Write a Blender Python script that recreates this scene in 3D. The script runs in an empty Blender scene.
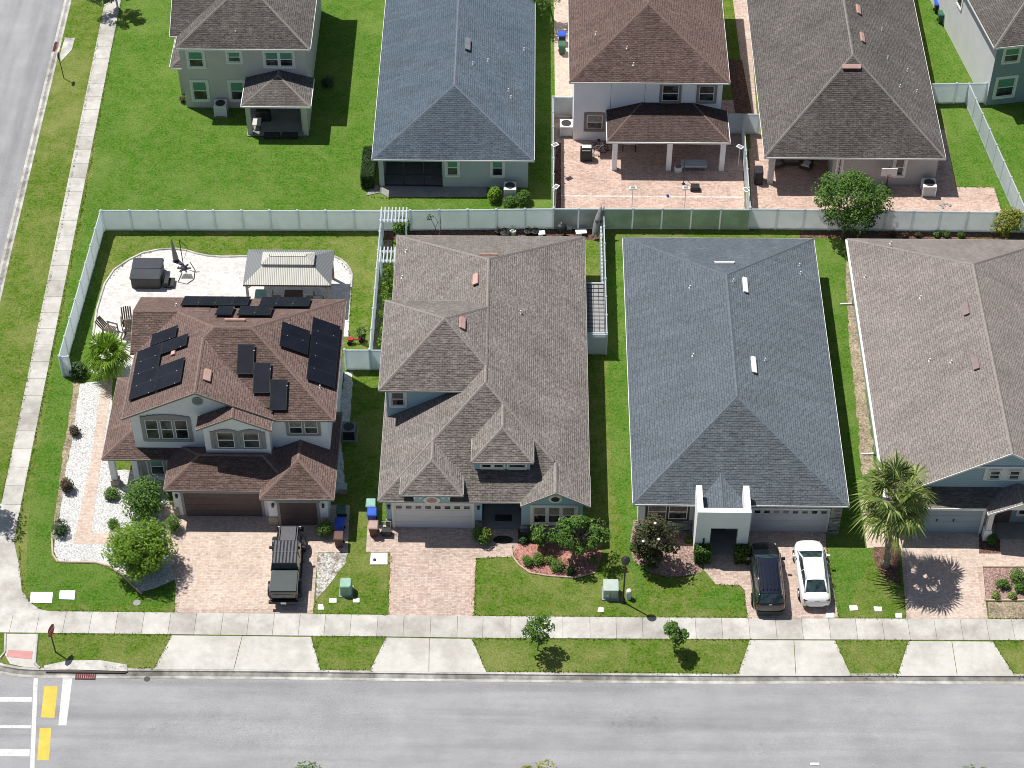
import bpy, bmesh, math, random
from mathutils import Vector, Matrix
random.seed(11)
R = math.radians
S = bpy.context.scene
COL = S.collection

# ------------------------------------------------------------------ camera
H = 97.0; F = 2100.0; TH = R(46.14); YAW = R(.51); ROLL = R(.12)
_v = Vector((-math.sin(YAW)*math.cos(TH), math.cos(YAW)*math.cos(TH), -math.sin(TH)))
_r = Vector((math.cos(YAW), math.sin(YAW), 0)); _u = _r.cross(_v)
CR = _r*math.cos(ROLL)+_u*math.sin(ROLL); CU = -_r*math.sin(ROLL)+_u*math.cos(ROLL)
def at(px, py, z=0.0):
    """world point at height z that the photograph shows at (px,py)"""
    d = _v*F + CR*(px-512) + CU*(384-py)
    t = (z-H)/d.z
    return Vector((0, 0, H)) + d*t
cam = bpy.data.cameras.new('camera'); cam.sensor_width = 36; cam.lens = 36*F/1024
cam.clip_end = 3000; cam.clip_start = 1
co = bpy.data.objects.new('camera', cam); COL.objects.link(co)
m = Matrix((CR, CU, -_v)).transposed().to_4x4(); m.translation = Vector((0, 0, H)); co.matrix_world = m
S.camera = co

# ------------------------------------------------------------------ light
w = bpy.data.worlds.new('World'); S.world = w; w.use_nodes = True
nt = w.node_tree; bg = nt.nodes['Background']
sky = nt.nodes.new('ShaderNodeTexSky'); sky.sky_type = 'NISHITA'; sky.sun_disc = False
SUN = Vector((-.425, .30, 1)).normalized()
sky.sun_elevation = math.asin(SUN.z); sky.sun_rotation = math.atan2(SUN.x, SUN.y)
sky.air_density = 1.0; sky.dust_density = 1.5; sky.ozone_density = 1.0
nt.links.new(sky.outputs[0], bg.inputs[0]); bg.inputs[1].default_value = .068
sl = bpy.data.lights.new('sun', 'SUN'); sl.energy = 5.1; sl.angle = R(.5); sl.color = (1, .968, .905)
so = bpy.data.objects.new('sun', sl); COL.objects.link(so)
so.rotation_euler = SUN.to_track_quat('Z', 'Y').to_euler()
S.view_settings.view_transform = 'Standard'; S.view_settings.look = 'None'
S.view_settings.exposure = 0; S.view_settings.gamma = 1
S.cycles.pixel_filter_type = 'BLACKMAN_HARRIS'; S.cycles.filter_width = .95
S.cycles.max_bounces = 6; S.cycles.diffuse_bounces = 2

# ------------------------------------------------------------------ materials
M = {}
def srgb(r, g, b):
    f = lambda c: (c/255/12.92) if c/255 <= .04045 else ((c/255+.055)/1.055)**2.4
    return (f(r), f(g), f(b), 1)
def nodes(name, rough=.85, spec=.3, metal=0):
    mt = bpy.data.materials.new(name); mt.use_nodes = True
    n = mt.node_tree; b = n.nodes['Principled BSDF']
    b.inputs['Roughness'].default_value = rough; b.inputs['Specular IOR Level'].default_value = spec
    b.inputs['Metallic'].default_value = metal
    M[name] = mt
    return mt, n, b
def ramp(n, fac, stops):
    r = n.nodes.new('ShaderNodeValToRGB'); e = r.color_ramp.elements
    while len(e) < len(stops): e.new(.5)
    for i, (p, c) in enumerate(stops): e[i].position = p; e[i].color = c if len(c) == 4 else (*c, 1)
    n.links.new(fac, r.inputs[0]); return r.outputs[0]
def noise(n, scale, detail=4, rough=.55, vec=None, stretch=None):
    t = n.nodes.new('ShaderNodeTexNoise'); t.inputs['Scale'].default_value = scale
    t.inputs['Detail'].default_value = detail; t.inputs['Roughness'].default_value = rough
    if vec is None: vec = pos(n)
    if stretch:
        mp = n.nodes.new('ShaderNodeMapping'); mp.inputs['Scale'].default_value = stretch
        n.links.new(vec, mp.inputs[0]); vec = mp.outputs[0]
    n.links.new(vec, t.inputs['Vector']); return t.outputs['Fac']
def pos(n):
    g = n.nodes.get('POS')
    if not g: g = n.nodes.new('ShaderNodeNewGeometry'); g.name = 'POS'
    return g.outputs['Position']
def uv(n):
    g = n.nodes.get('UVN')
    if not g: g = n.nodes.new('ShaderNodeUVMap'); g.name = 'UVN'
    return g.outputs[0]
def mix(n, mode, fac, a, b):
    x = n.nodes.new('ShaderNodeMix'); x.data_type = 'RGBA'; x.blend_type = mode
    for s, v in ((x.inputs[0], fac), (x.inputs[6], a), (x.inputs[7], b)):
        if hasattr(v, 'is_output'): n.links.new(v, s)
        else: s.default_value = v if not isinstance(v, tuple) or len(v) == 4 else (*v, 1)
    return x.outputs[2]
def bump(n, b, h, strength=.5, dist=.02):
    x = n.nodes.new('ShaderNodeBump'); x.inputs['Strength'].default_value = strength
    x.inputs['Distance'].default_value = dist
    n.links.new(h, x.inputs['Height']); n.links.new(x.outputs[0], b.inputs['Normal'])
def plain(name, c, rough=.6, spec=.4, metal=0, var=.12, scale=3, bmp=0):
    mt, n, b = nodes(name, rough, spec, metal)
    c = (*c[:3], 1)
    f = noise(n, scale, 5)
    o = ramp(n, f, [(.3, tuple(k*(1-var) for k in c[:3])), (.7, tuple(min(1, k*(1+var)) for k in c[:3]))])
    n.links.new(o, b.inputs['Base Color'])
    if bmp: bump(n, b, noise(n, 40, 3), bmp, .01)
    return mt
def mthx(n, op, a, c, clamp=False):
    q = n.nodes.new('ShaderNodeMath'); q.operation = op; q.use_clamp = clamp; n.links.new(a, q.inputs[0]); q.inputs[1].default_value = c
    return q.outputs[0]
def vinyl(name, k=.3):
    n = M[name].node_tree; b = n.nodes['Principled BSDF']; c = b.inputs['Base Color'].links[0].from_socket
    t = n.nodes.new('ShaderNodeBsdfTranslucent'); n.links.new(c, t.inputs[0]); x = n.nodes.new('ShaderNodeMixShader'); x.inputs[0].default_value = k
    n.links.new(b.outputs[0], x.inputs[1]); n.links.new(t.outputs[0], x.inputs[2]); n.links.new(x.outputs[0], n.nodes['Material Output'].inputs[0])
def shingle(name, dark, light, streak=.14, row=.145, wid=.30, tab=.24):
    mt, n, b = nodes(name, .92, .12)
    br = n.nodes.new('ShaderNodeTexBrick')
    wob = n.nodes.new('ShaderNodeTexNoise'); wob.inputs['Scale'].default_value = 2.2; n.links.new(uv(n), wob.inputs['Vector'])
    wm = n.nodes.new('ShaderNodeVectorMath'); wm.operation = 'MULTIPLY_ADD'
    n.links.new(wob.outputs['Color'], wm.inputs[0]); wm.inputs[1].default_value = (.10, .10, 0); n.links.new(uv(n), wm.inputs[2])
    n.links.new(wm.outputs[0], br.inputs['Vector'])
    br.inputs['Scale'].default_value = 1; br.inputs['Brick Width'].default_value = wid
    br.inputs['Row Height'].default_value = row; br.inputs['Mortar Size'].default_value = .014
    br.inputs['Mortar Smooth'].default_value = .8; br.offset_frequency = 2; br.offset = .41
    mid = tuple((x+y)/2 for x, y in zip(dark, light))
    L = lambda k: tuple(m_+(q-m_)*.5 for m_, q in zip(mid, k))
    br.inputs['Color1'].default_value = (*L(dark), 1); br.inputs['Color2'].default_value = (*L(light), 1)
    br.inputs['Mortar'].default_value = tuple(k*.8 for k in dark) + (1,)
    # laminated tabs: short light and dark dashes lying along the courses
    f = noise(n, 1, 3, .6, wm.outputs[0], (3.2, 8.5, 1))
    o = mix(n, 'MULTIPLY', 1.0, br.outputs['Color'], ramp(n, f, [(.38, (1-tab,)*3), (.62, (1+tab,)*3)]))
    o = mix(n, 'MULTIPLY', .5, o, ramp(n, noise(n, 16, 3, .7), [(.32, (.74, .74, .74)), (.68, (1.24, 1.24, 1.24))]))
    f2 = noise(n, .45, 4, .6)
    o = mix(n, 'MULTIPLY', 1.0, o, ramp(n, f2, [(.3, (1-streak,)*3), (.7, (1+streak*.6,)*3)]))
    f3 = noise(n, 1.0, 4, .6, uv(n), (1.6, .22, 1))
    o = mix(n, 'MULTIPLY', .7, o, ramp(n, f3, [(.35, (.86, .85, .84)), (.65, (1.09, 1.09, 1.09))]))
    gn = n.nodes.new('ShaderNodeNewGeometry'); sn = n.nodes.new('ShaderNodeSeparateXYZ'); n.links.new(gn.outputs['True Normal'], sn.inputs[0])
    o = mix(n, 'MULTIPLY', ramp(n, sn.outputs[1], [(0, (1, 1, 1)), (.02, (0, 0, 0))]) if 0 else mthx(n, 'MULTIPLY', mthx(n, 'MULTIPLY', sn.outputs[1], -2.4, clamp=True), 1.0), o, ramp(n, noise(n, 1, 5, .75, wm.outputs[0], (1.5, 4.5, 1)), [(.36, (.50, .49, .48)), (.62, (.86, .85, .84))]))  # shade of south-facing slopes put into the colour as mottled darkening
    n.links.new(o, b.inputs['Base Color'])
    # each course is a wedge, thick at its lower (butt) edge
    sx = n.nodes.new('ShaderNodeSeparateXYZ'); n.links.new(wm.outputs[0], sx.inputs[0])
    def mth(op, *v):
        q = n.nodes.new('ShaderNodeMath'); q.operation = op
        for i_, t_ in enumerate(v):
            if hasattr(t_, 'is_output'): n.links.new(t_, q.inputs[i_])
            else: q.inputs[i_].default_value = t_
        return q.outputs[0]
    saw = mth('SUBTRACT', 1.0, mth('FRACT', mth('DIVIDE', sx.outputs[1], row)))
    h = mth('ADD', mth('MULTIPLY', saw, mth('MULTIPLY_ADD', f, 1.6, .1)), mth('MULTIPLY', br.outputs['Fac'], -.3))
    bump(n, b, h, .9, .05)
    return mt
def paver(name, cols, mort, wid=.21, row=.12, var=.2, scale=.7):
    mt, n, b = nodes(name, .85, .2)
    br = n.nodes.new('ShaderNodeTexBrick'); n.links.new(uv(n), br.inputs['Vector'])
    br.inputs['Scale'].default_value = 1; br.inputs['Brick Width'].default_value = wid
    br.inputs['Row Height'].default_value = row; br.inputs['Mortar Size'].default_value = .007; br.inputs['Mortar Smooth'].default_value = .3
    br.inputs['Color1'].default_value = (0, 0, 0, 1); br.inputs['Color2'].default_value = (1, 1, 1, 1); br.inputs['Mortar'].default_value = (.5, .5, .5, 1)
    br.offset = .5; br.squash = 1.25; br.squash_frequency = 2
    o = ramp(n, br.outputs['Color'], [(i/(len(cols)-1), c) for i, c in enumerate(cols)])
    o = mix(n, 'MIX', br.outputs['Fac'], o, mort)
    f = noise(n, scale, 5, .6)
    o = mix(n, 'MULTIPLY', 1.0, o, ramp(n, f, [(.3, (1-var,)*3), (.7, (1+var*.4,)*3)]))
    f = noise(n, 6, 4, .7)
    o = mix(n, 'MULTIPLY', .5, o, ramp(n, f, [(.35, (.7, .68, .66)), (.65, (1.15, 1.15, 1.15))]))
    o = mix(n, 'MULTIPLY', 1.0, o, ramp(n, noise(n, 2.2, 5, .7), [(.60, (1, 1, 1)), (.72, (.72, .70, .69))]))
    n.links.new(o, b.inputs['Base Color']); bump(n, b, br.outputs['Fac'], -.6, .01)
    return mt
def grass(name, base, yel, dark, dry=.5):
    mt, n, b = nodes(name, .9, .1)
    f = noise(n, 5.5, 6, .8)
    o = ramp(n, f, [(.34, dark), (.5, base), (.66, tuple(k*1.4 for k in base))])
    f1 = noise(n, 1.3, 6, .75)
    o = mix(n, 'MIX', ramp(n, f1, [(.44, (0, 0, 0)), (.62, (.55,)*3)]), o, yel)
    f2 = noise(n, .22, 5, .65)
    o = mix(n, 'MIX', ramp(n, f2, [(.47, (0, 0, 0)), (.66, (dry,)*3)]), o, tuple(k*1.15 for k in yel))
    f3 = noise(n, 9, 5, .85)
    o = mix(n, 'MULTIPLY', 1.0, o, ramp(n, f3, [(.35, (.60, .66, .56)), (.65, (1.42, 1.34, 1.34))]))
    n.links.new(o, b.inputs['Base Color'])
    bump(n, b, noise(n, 20, 4, .85), 1.0, .10)
    return mt
def speck(name, cols, scale=16, rough=.9, var=.15, bmp=.7):
    """loose stones or bark chips: coloured voronoi cells"""
    mt, n, b = nodes(name, rough, .2)
    v = n.nodes.new('ShaderNodeTexVoronoi'); v.inputs['Scale'].default_value = scale; n.links.new(pos(n), v.inputs['Vector'])
    s = n.nodes.new('ShaderNodeSeparateColor'); n.links.new(v.outputs['Color'], s.inputs[0])
    o = ramp(n, s.outputs[0], [(i/(len(cols)-1), c) for i, c in enumerate(cols)])
    d = ramp(n, v.outputs['Distance'], [(.2, (1, 1, 1)), (.9, (.35, .35, .35))])
    o = mix(n, 'MULTIPLY', .8, o, d)
    o = mix(n, 'MULTIPLY', 1.0, o, ramp(n, noise(n, .9, 5, .65), [(.3, (1-var*2,)*3), (.6, (1+var*.3,)*3)]))
    n.links.new(o, b.inputs['Base Color']); bump(n, b, v.outputs['Distance'], -bmp, .03)
    return mt
def concrete(name, c, var=.18, stain=.3):
    mt, n, b = nodes(name, .85, .25)
    o = ramp(n, noise(n, 1.3, 6, .65), [(.3, tuple(k*(1-var) for k in c)), (.68, tuple(k*(1+var*.5) for k in c))])
    o = mix(n, 'MULTIPLY', stain, o, ramp(n, noise(n, .35, 5, .7), [(.38, (.62, .6, .58)), (.55, (1, 1, 1))]))
    o = mix(n, 'MULTIPLY', .35, o, ramp(n, noise(n, 60, 3, .7), [(.3, (.7,)*3), (.7, (1.2,)*3)]))
    ri = n.nodes.new('ShaderNodeNewGeometry')
    o = mix(n, 'MULTIPLY', .6, o, ramp(n, ri.outputs['Random Per Island'], [(0, (.76, .75, .73)), (.4, (.95, .95, .94)), (1, (1.10, 1.10, 1.10))]))
    n.links.new(o, b.inputs['Base Color']); bump(n, b, noise(n, 50, 3), .25, .01)
    return mt
def leafm(name, c1, c2, c3, trans=.25):
    mt, n, b = nodes(name, .55, .25)
    g = n.nodes.new('ShaderNodeNewGeometry')
    o = ramp(n, g.outputs['Random Per Island'], [(0, c1), (.5, c2), (1, c3)])
    o = mix(n, 'MULTIPLY', .7, o, ramp(n, noise(n, 1.8, 3), [(.35, (.6, .62, .6)), (.65, (1.25, 1.2, 1.1))]))
    n.links.new(o, b.inputs['Base Color'])
    if trans:
        t = n.nodes.new('ShaderNodeBsdfTranslucent'); n.links.new(o, t.inputs[0])
        ms = n.nodes.new('ShaderNodeMixShader'); ms.inputs[0].default_value = trans
        n.links.new(b.outputs[0], ms.inputs[1]); n.links.new(t.outputs[0], ms.inputs[2])
        n.links.new(ms.outputs[0], n.nodes['Material Output'].inputs[0])
    return mt
def carpaint(name, c, rough=.25, metal=0, coat=1):
    mt, n, b = nodes(name, rough, .5, metal)
    o = ramp(n, noise(n, 3, 4), [(.3, tuple(k*.92 for k in c)), (.7, tuple(min(1, k*1.05) for k in c))])
    n.links.new(o, b.inputs['Base Color'])
    b.inputs['Coat Weight'].default_value = coat; b.inputs['Coat Roughness'].default_value = .06
    return mt

grass('grass_lush', (.098, .226, .023), (.21, .285, .075), (.026, .078, .009), .55)
grass('grass_front', (.120, .222, .022), (.30, .305, .11), (.030, .070, .008), .6)
# asphalt, with pale wheel streaks and dark crazed patches
for nm_, s1_, s2_ in (('asphalt', (.14, 1.3, 1), (.08, 2.6, 1)), ('asphalt_side', (1.3, .14, 1), (2.6, .08, 1))):
    mt, n, b = nodes(nm_, .9, .2)
    o = ramp(n, noise(n, .5, 6, .62), [(.3, (.30, .30, .308)), (.7, (.365, .363, .37))])
    o = mix(n, 'MULTIPLY', .55, o, ramp(n, noise(n, .8, 5, .6, None, s1_), [(.38, (.82, .82, .83)), (.6, (1.08, 1.08, 1.08))]))
    o = mix(n, 'MULTIPLY', .9, o, ramp(n, noise(n, 14, 5, .85), [(.36, (.76, .76, .77)), (.64, (1.2, 1.2, 1.2))]))
    o = mix(n, 'MULTIPLY', .5, o, ramp(n, noise(n, .35, 3, .5, None, s2_), [(.5, (1, 1, 1)), (.66, (.7, .7, .71))]))
    vv = n.nodes.new('ShaderNodeTexVoronoi'); vv.feature = 'DISTANCE_TO_EDGE'; vv.inputs['Scale'].default_value = 2.6
    dn = n.nodes.new('ShaderNodeTexNoise'); dn.inputs['Scale'].default_value = 2; n.links.new(pos(n), dn.inputs['Vector'])
    va = n.nodes.new('ShaderNodeVectorMath'); va.operation = 'MULTIPLY_ADD'; n.links.new(dn.outputs['Color'], va.inputs[0]); va.inputs[1].default_value = (.8, .8, 0); n.links.new(pos(n), va.inputs[2])
    n.links.new(va.outputs[0], vv.inputs['Vector'])
    cr = ramp(n, vv.outputs['Distance'], [(0, (.55, .55, .56)), (.035, (1, 1, 1))])
    msk = ramp(n, noise(n, .17, 3, .5), [(.55, (0, 0, 0)), (.66, (.6,)*3)])
    o = mix(n, 'MULTIPLY', msk, o, cr)
    n.links.new(o, b.inputs['Base Color']); bump(n, b, noise(n, 60, 3, .8), .5, .01)
concrete('sidewalk', (.58, .56, .525), .16, .65); concrete('apron', (.60, .58, .54), .12, .5)
concrete('curb', (.58, .565, .53), .35, .9); concrete('gutter_dirty', (.36, .35, .33), .55, 1)
concrete('slab_grey', (.34, .33, .32)); plain('joint', (.13, .12, .10), .95)
paver('paver_cream', [(.62, .50, .43), (.70, .57, .48), (.55, .42, .35), (.71, .60, .52)], (.46, .37, .32), .2, .12, .14)
paver('paver_tan', [(.54, .42, .355), (.64, .51, .44), (.46, .34, .285), (.66, .55, .48)], (.37, .29, .25), .2, .12, .16)
paver('paver_red', [(.60, .43, .36), (.68, .51, .43), (.50, .34, .28), (.68, .55, .48)], (.38, .27, .23))
paver('paver_white', [(.68, .65, .63), (.77, .745, .725), (.60, .57, .55), (.76, .74, .72)], (.52, .49, .47), .30, .2, .10)
paver('stone_veneer', [(.20, .20, .21), (.42, .42, .42), (.10, .10, .11), (.55, .54, .52)], (.12, .12, .12), .34, .11, .2)
speck('gravel_white', [(.74, .74, .74), (.84, .83, .82), (.78, .78, .78), (.62, .60, .58), (.86, .86, .85)], 14, .85, .07, .4)
speck('gravel_mixed', [(.62, .61, .59), (.76, .75, .73), (.30, .24, .18), (.70, .69, .66), (.44, .38, .30)], 9, .85, .25, .4)
speck('mulch_red', [(.50, .21, .17), (.66, .33, .28), (.36, .14, .11), (.60, .34, .29)], 11)
speck('mulch_brown', [(.16, .085, .06), (.26, .15, .11), (.09, .05, .04), (.34, .22, .16)], 13)
speck('dirt', [(.42, .34, .24), (.52, .43, .31), (.33, .26, .18)], 9, .95, .2, .3)
speck('mulch_pale', [(.40, .25, .21), (.52, .36, .31), (.24, .14, .12), (.56, .44, .38)], 11)
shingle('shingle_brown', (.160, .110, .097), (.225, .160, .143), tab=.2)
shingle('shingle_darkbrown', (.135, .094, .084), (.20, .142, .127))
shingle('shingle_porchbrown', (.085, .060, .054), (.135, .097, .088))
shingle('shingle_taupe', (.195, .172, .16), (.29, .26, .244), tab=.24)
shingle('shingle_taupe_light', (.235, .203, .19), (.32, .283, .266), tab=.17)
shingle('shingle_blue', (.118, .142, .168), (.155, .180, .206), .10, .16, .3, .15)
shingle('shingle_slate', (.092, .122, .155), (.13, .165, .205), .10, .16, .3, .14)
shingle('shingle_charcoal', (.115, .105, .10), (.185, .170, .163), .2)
for nm, c in (('brown', (.225, .155, .135)), ('darkbrown', (.19, .135, .115)), ('taupe', (.28, .25, .23)), ('blue', (.14, .162, .187)), ('slate', (.15, .175, .21)), ('charcoal', (.23, .215, .20))):
    plain('cap_'+nm, c, .9, .15, 0, .25, 8)
for nm, c in (('stucco_white', (.93, .94, .955)), ('stucco_grey', (.50, .49, .47)), ('stucco_pale', (.68, .69, .69)), ('stucco_teal', (.27, .35, .36)),
              ('stucco_blue', (.36, .55, .62)), ('stucco_greyblue', (.50, .56, .57)), ('stucco_warm', (.60, .575, .54)), ('stucco_modern', (.93, .94, .955)), ('base_tan', (.42, .37, .30))):
    plain(nm, c, .9, .2, 0, .05, .8, .25)
plain('trim_white', (.83, .83, .81), .5, .4, 0, .05); plain('trim_grey', (.33, .33, .34), .6, .3, 0, .06)
plain('fascia_dull', (.42, .40, .38), .6, .3, 0, .05); plain('trim_taupe', (.27, .24, .22), .7); plain('trim_dark', (.05, .035, .03), .6)
plain('door_brown', (.125, .09, .085), .55); plain('door_white', (.74, .745, .75), .55, .3, 0, .04, 1)
plain('door_blue', (.32, .42, .48), .6, .3, 0, .05, 1); plain('door_grey', (.50, .53, .57), .55, .3, 0, .04, 1)
plain('fence_white', (.88, .925, .96), .4, .5, 0, .04, 1.2); vinyl('fence_white', .6); plain('fence_green', (.46, .57, .46), .6, .4, 0, .15, 1.4); vinyl('fence_green', .35)
plain('fence_grey', (.50, .52, .50), .6, .4, 0, .18, 1.2); plain('curtain', (.30, .27, .23), .6, .3, 0, .35, 5); plain('pane_fill', (.10, .30, .22), .3, .5, 0, .1)  # even teal green for the upper half of window panes
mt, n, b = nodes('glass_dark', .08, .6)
n.links.new(ramp(n, noise(n, .9, 4), [(.40, (.010, .014, .016)), (.62, (.10, .115, .115))]), b.inputs['Base Color'])  # pale mottling in the base colour imitates reflections on the panes
mt, n, b = nodes('car_glass', .05, .7)
n.links.new(ramp(n, noise(n, 2.5, 4), [(.35, (.012, .02, .022)), (.65, (.05, .085, .09))]), b.inputs['Base Color'])
mt, n, b = nodes('solar', .5, .12)
n.links.new(ramp(n, noise(n, 1, 3), [(.3, (.008, .010, .018)), (.7, (.014, .017, .028))]), b.inputs['Base Color'])
plain('solar_frame', (.02, .02, .022), .4); plain('metal_silver', (.62, .63, .65), .35, .5, .7, .1); plain('metal_dark', (.035, .035, .038), .45, .4, 0, .2)
plain('black_rubber', (.018, .018, .019), .8, .2); plain('plastic_blue', (.03, .10, .55), .4); plain('plastic_green', (.05, .14, .09), .45)
plain('plastic_brown', (.12, .055, .045), .55); plain('plastic_black', (.025, .025, .028), .5); plain('plastic_teal', (.25, .45, .40), .5)
plain('transformer_green', (.27, .44, .35), .5, .4, 0, .08); plain('utility_grey', (.42, .50, .45), .5, .4, 0, .08)
plain('tub_cover', (.045, .052, .062), .6, .3, 0, .15, 1); plain('tub_side', (.055, .05, .048), .6)
plain('bark', (.20, .16, .12), .95, .1, 0, .35, 9, .6); plain('palm_bark', (.34, .28, .23), .95, .1, 0, .3, 12, .6)
plain('rust_red', (.16, .045, .04), .8); plain('sign_red', (.45, .03, .035), .4); plain('white_paint', (.82, .82, .82), .6, .3, 0, .12, 6)

for nm, c in (('yellow_paint', (.74, .52, .09)), ('road_white', (.68, .68, .67))):
    mt, n, b = nodes(nm, .8, .2)
    o = mix(n, 'MIX', ramp(n, noise(n, 7, 6, .8), [(.36, (1, 1, 1)), (.44, (0, 0, 0))]), (*c, 1), (.36, .355, .34, 1))
    o = mix(n, 'MULTIPLY', .6, o, ramp(n, noise(n, 1.2, 5, .7), [(.35, (.72, .72, .72)), (.6, (1.05, 1.05, 1.05))]))
    n.links.new(o, b.inputs['Base Color'])

plain('ramp_pink', (.55, .27, .26), .8); plain('edging', (.55, .42, .34), .85, .2, 0, .15, 4)
plain('vent_tan', (.52, .33, .29), .6); plain('vent_grey', (.20, .21, .23), .5); plain('vent_mauve', (.24, .18, .175), .6); plain('cushion', (.22, .22, .22), .8)
plain('wood_dark', (.09, .065, .05), .7); plain('fabric_red', (.35, .03, .04), .8); plain('granite', (.30, .30, .30), .7)
plain('plastic_white', (.78, .78, .76), .4); plain('rail_red', (.30, .06, .05), .6); plain('barrel_pink', (.45, .30, .28), .7)
plain('grass_far', (.06, .11, .02), .95, .1, 0, .3, .3)
leafm('leaf_mid', (0.053, 0.128, 0.018), (0.090, 0.194, 0.030), (0.164, 0.284, 0.053))
leafm('leaf_dark', (0.022, 0.054, 0.014), (0.036, 0.084, 0.022), (0.066, 0.120, 0.036), .15)
leafm('leaf_magnolia', (.025, .045, .014), (.06, .085, .03), (.14, .085, .045), .1)
leafm('leaf_bright', (0.098, 0.196, 0.016), (0.178, 0.328, 0.029), (0.287, 0.448, 0.057), .35)
leafm('leaf_yellow', (0.110, 0.165, 0.022), (0.242, 0.286, 0.033), (0.462, 0.440, 0.077))
leafm('leaf_brown', (.05, .035, .02), (.08, .05, .03), (.05, .06, .025), .1)
leafm('leaf_palm', (.08, .145, .025), (.19, .27, .06), (.42, .46, .17))
leafm('leaf_dry', (.30, .24, .14), (.40, .33, .20), (.22, .17, .10), .1)
carpaint('paint_white', (.80, .80, .79)); carpaint('paint_black', (.012, .012, .014), .2); carpaint('paint_grey', (.028, .029, .031), .25, .3); carpaint('roof_navy', (.010, .014, .03), .08, 0, 1)
carpaint('roof_silver', (.13, .13, .14), .35, .4); plain('tonneau', (.055, .068, .070), .5, .4, 0, .08)
plain('lamp_red', (.16, .012, .010), .25); plain('lamp_clear', (.7, .7, .7), .15); plain('plate', (.80, .80, .78), .4)
# ribbed metal of the gazebo
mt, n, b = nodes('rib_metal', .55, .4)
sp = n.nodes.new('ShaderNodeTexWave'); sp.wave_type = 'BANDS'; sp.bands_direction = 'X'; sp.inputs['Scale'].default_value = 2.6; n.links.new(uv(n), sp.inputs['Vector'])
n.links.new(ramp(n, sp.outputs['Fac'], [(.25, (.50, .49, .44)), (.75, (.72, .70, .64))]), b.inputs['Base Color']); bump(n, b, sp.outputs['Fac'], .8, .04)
mt, n, b = nodes('rib_metal_shaded', .55, .4)  # darker copy of the same metal: shade of the side slopes put into colour
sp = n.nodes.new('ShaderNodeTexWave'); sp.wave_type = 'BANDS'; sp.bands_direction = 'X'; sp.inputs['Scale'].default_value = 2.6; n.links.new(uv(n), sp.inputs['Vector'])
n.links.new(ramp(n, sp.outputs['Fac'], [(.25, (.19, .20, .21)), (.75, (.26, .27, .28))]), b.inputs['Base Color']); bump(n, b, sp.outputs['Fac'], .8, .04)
# lap siding
mt, n, b = nodes('siding_blue', .7, .3)
sp = n.nodes.new('ShaderNodeTexWave'); sp.wave_type = 'BANDS'; sp.bands_direction = 'Y'; sp.wave_profile = 'SAW'; sp.inputs['Scale'].default_value = 1.6; n.links.new(uv(n), sp.inputs['Vector'])
n.links.new(ramp(n, sp.outputs['Fac'], [(0, (.31, .44, .54)), (1, (.42, .58, .69))]), b.inputs['Base Color']); bump(n, b, sp.outputs['Fac'], .6, .03)

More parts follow.
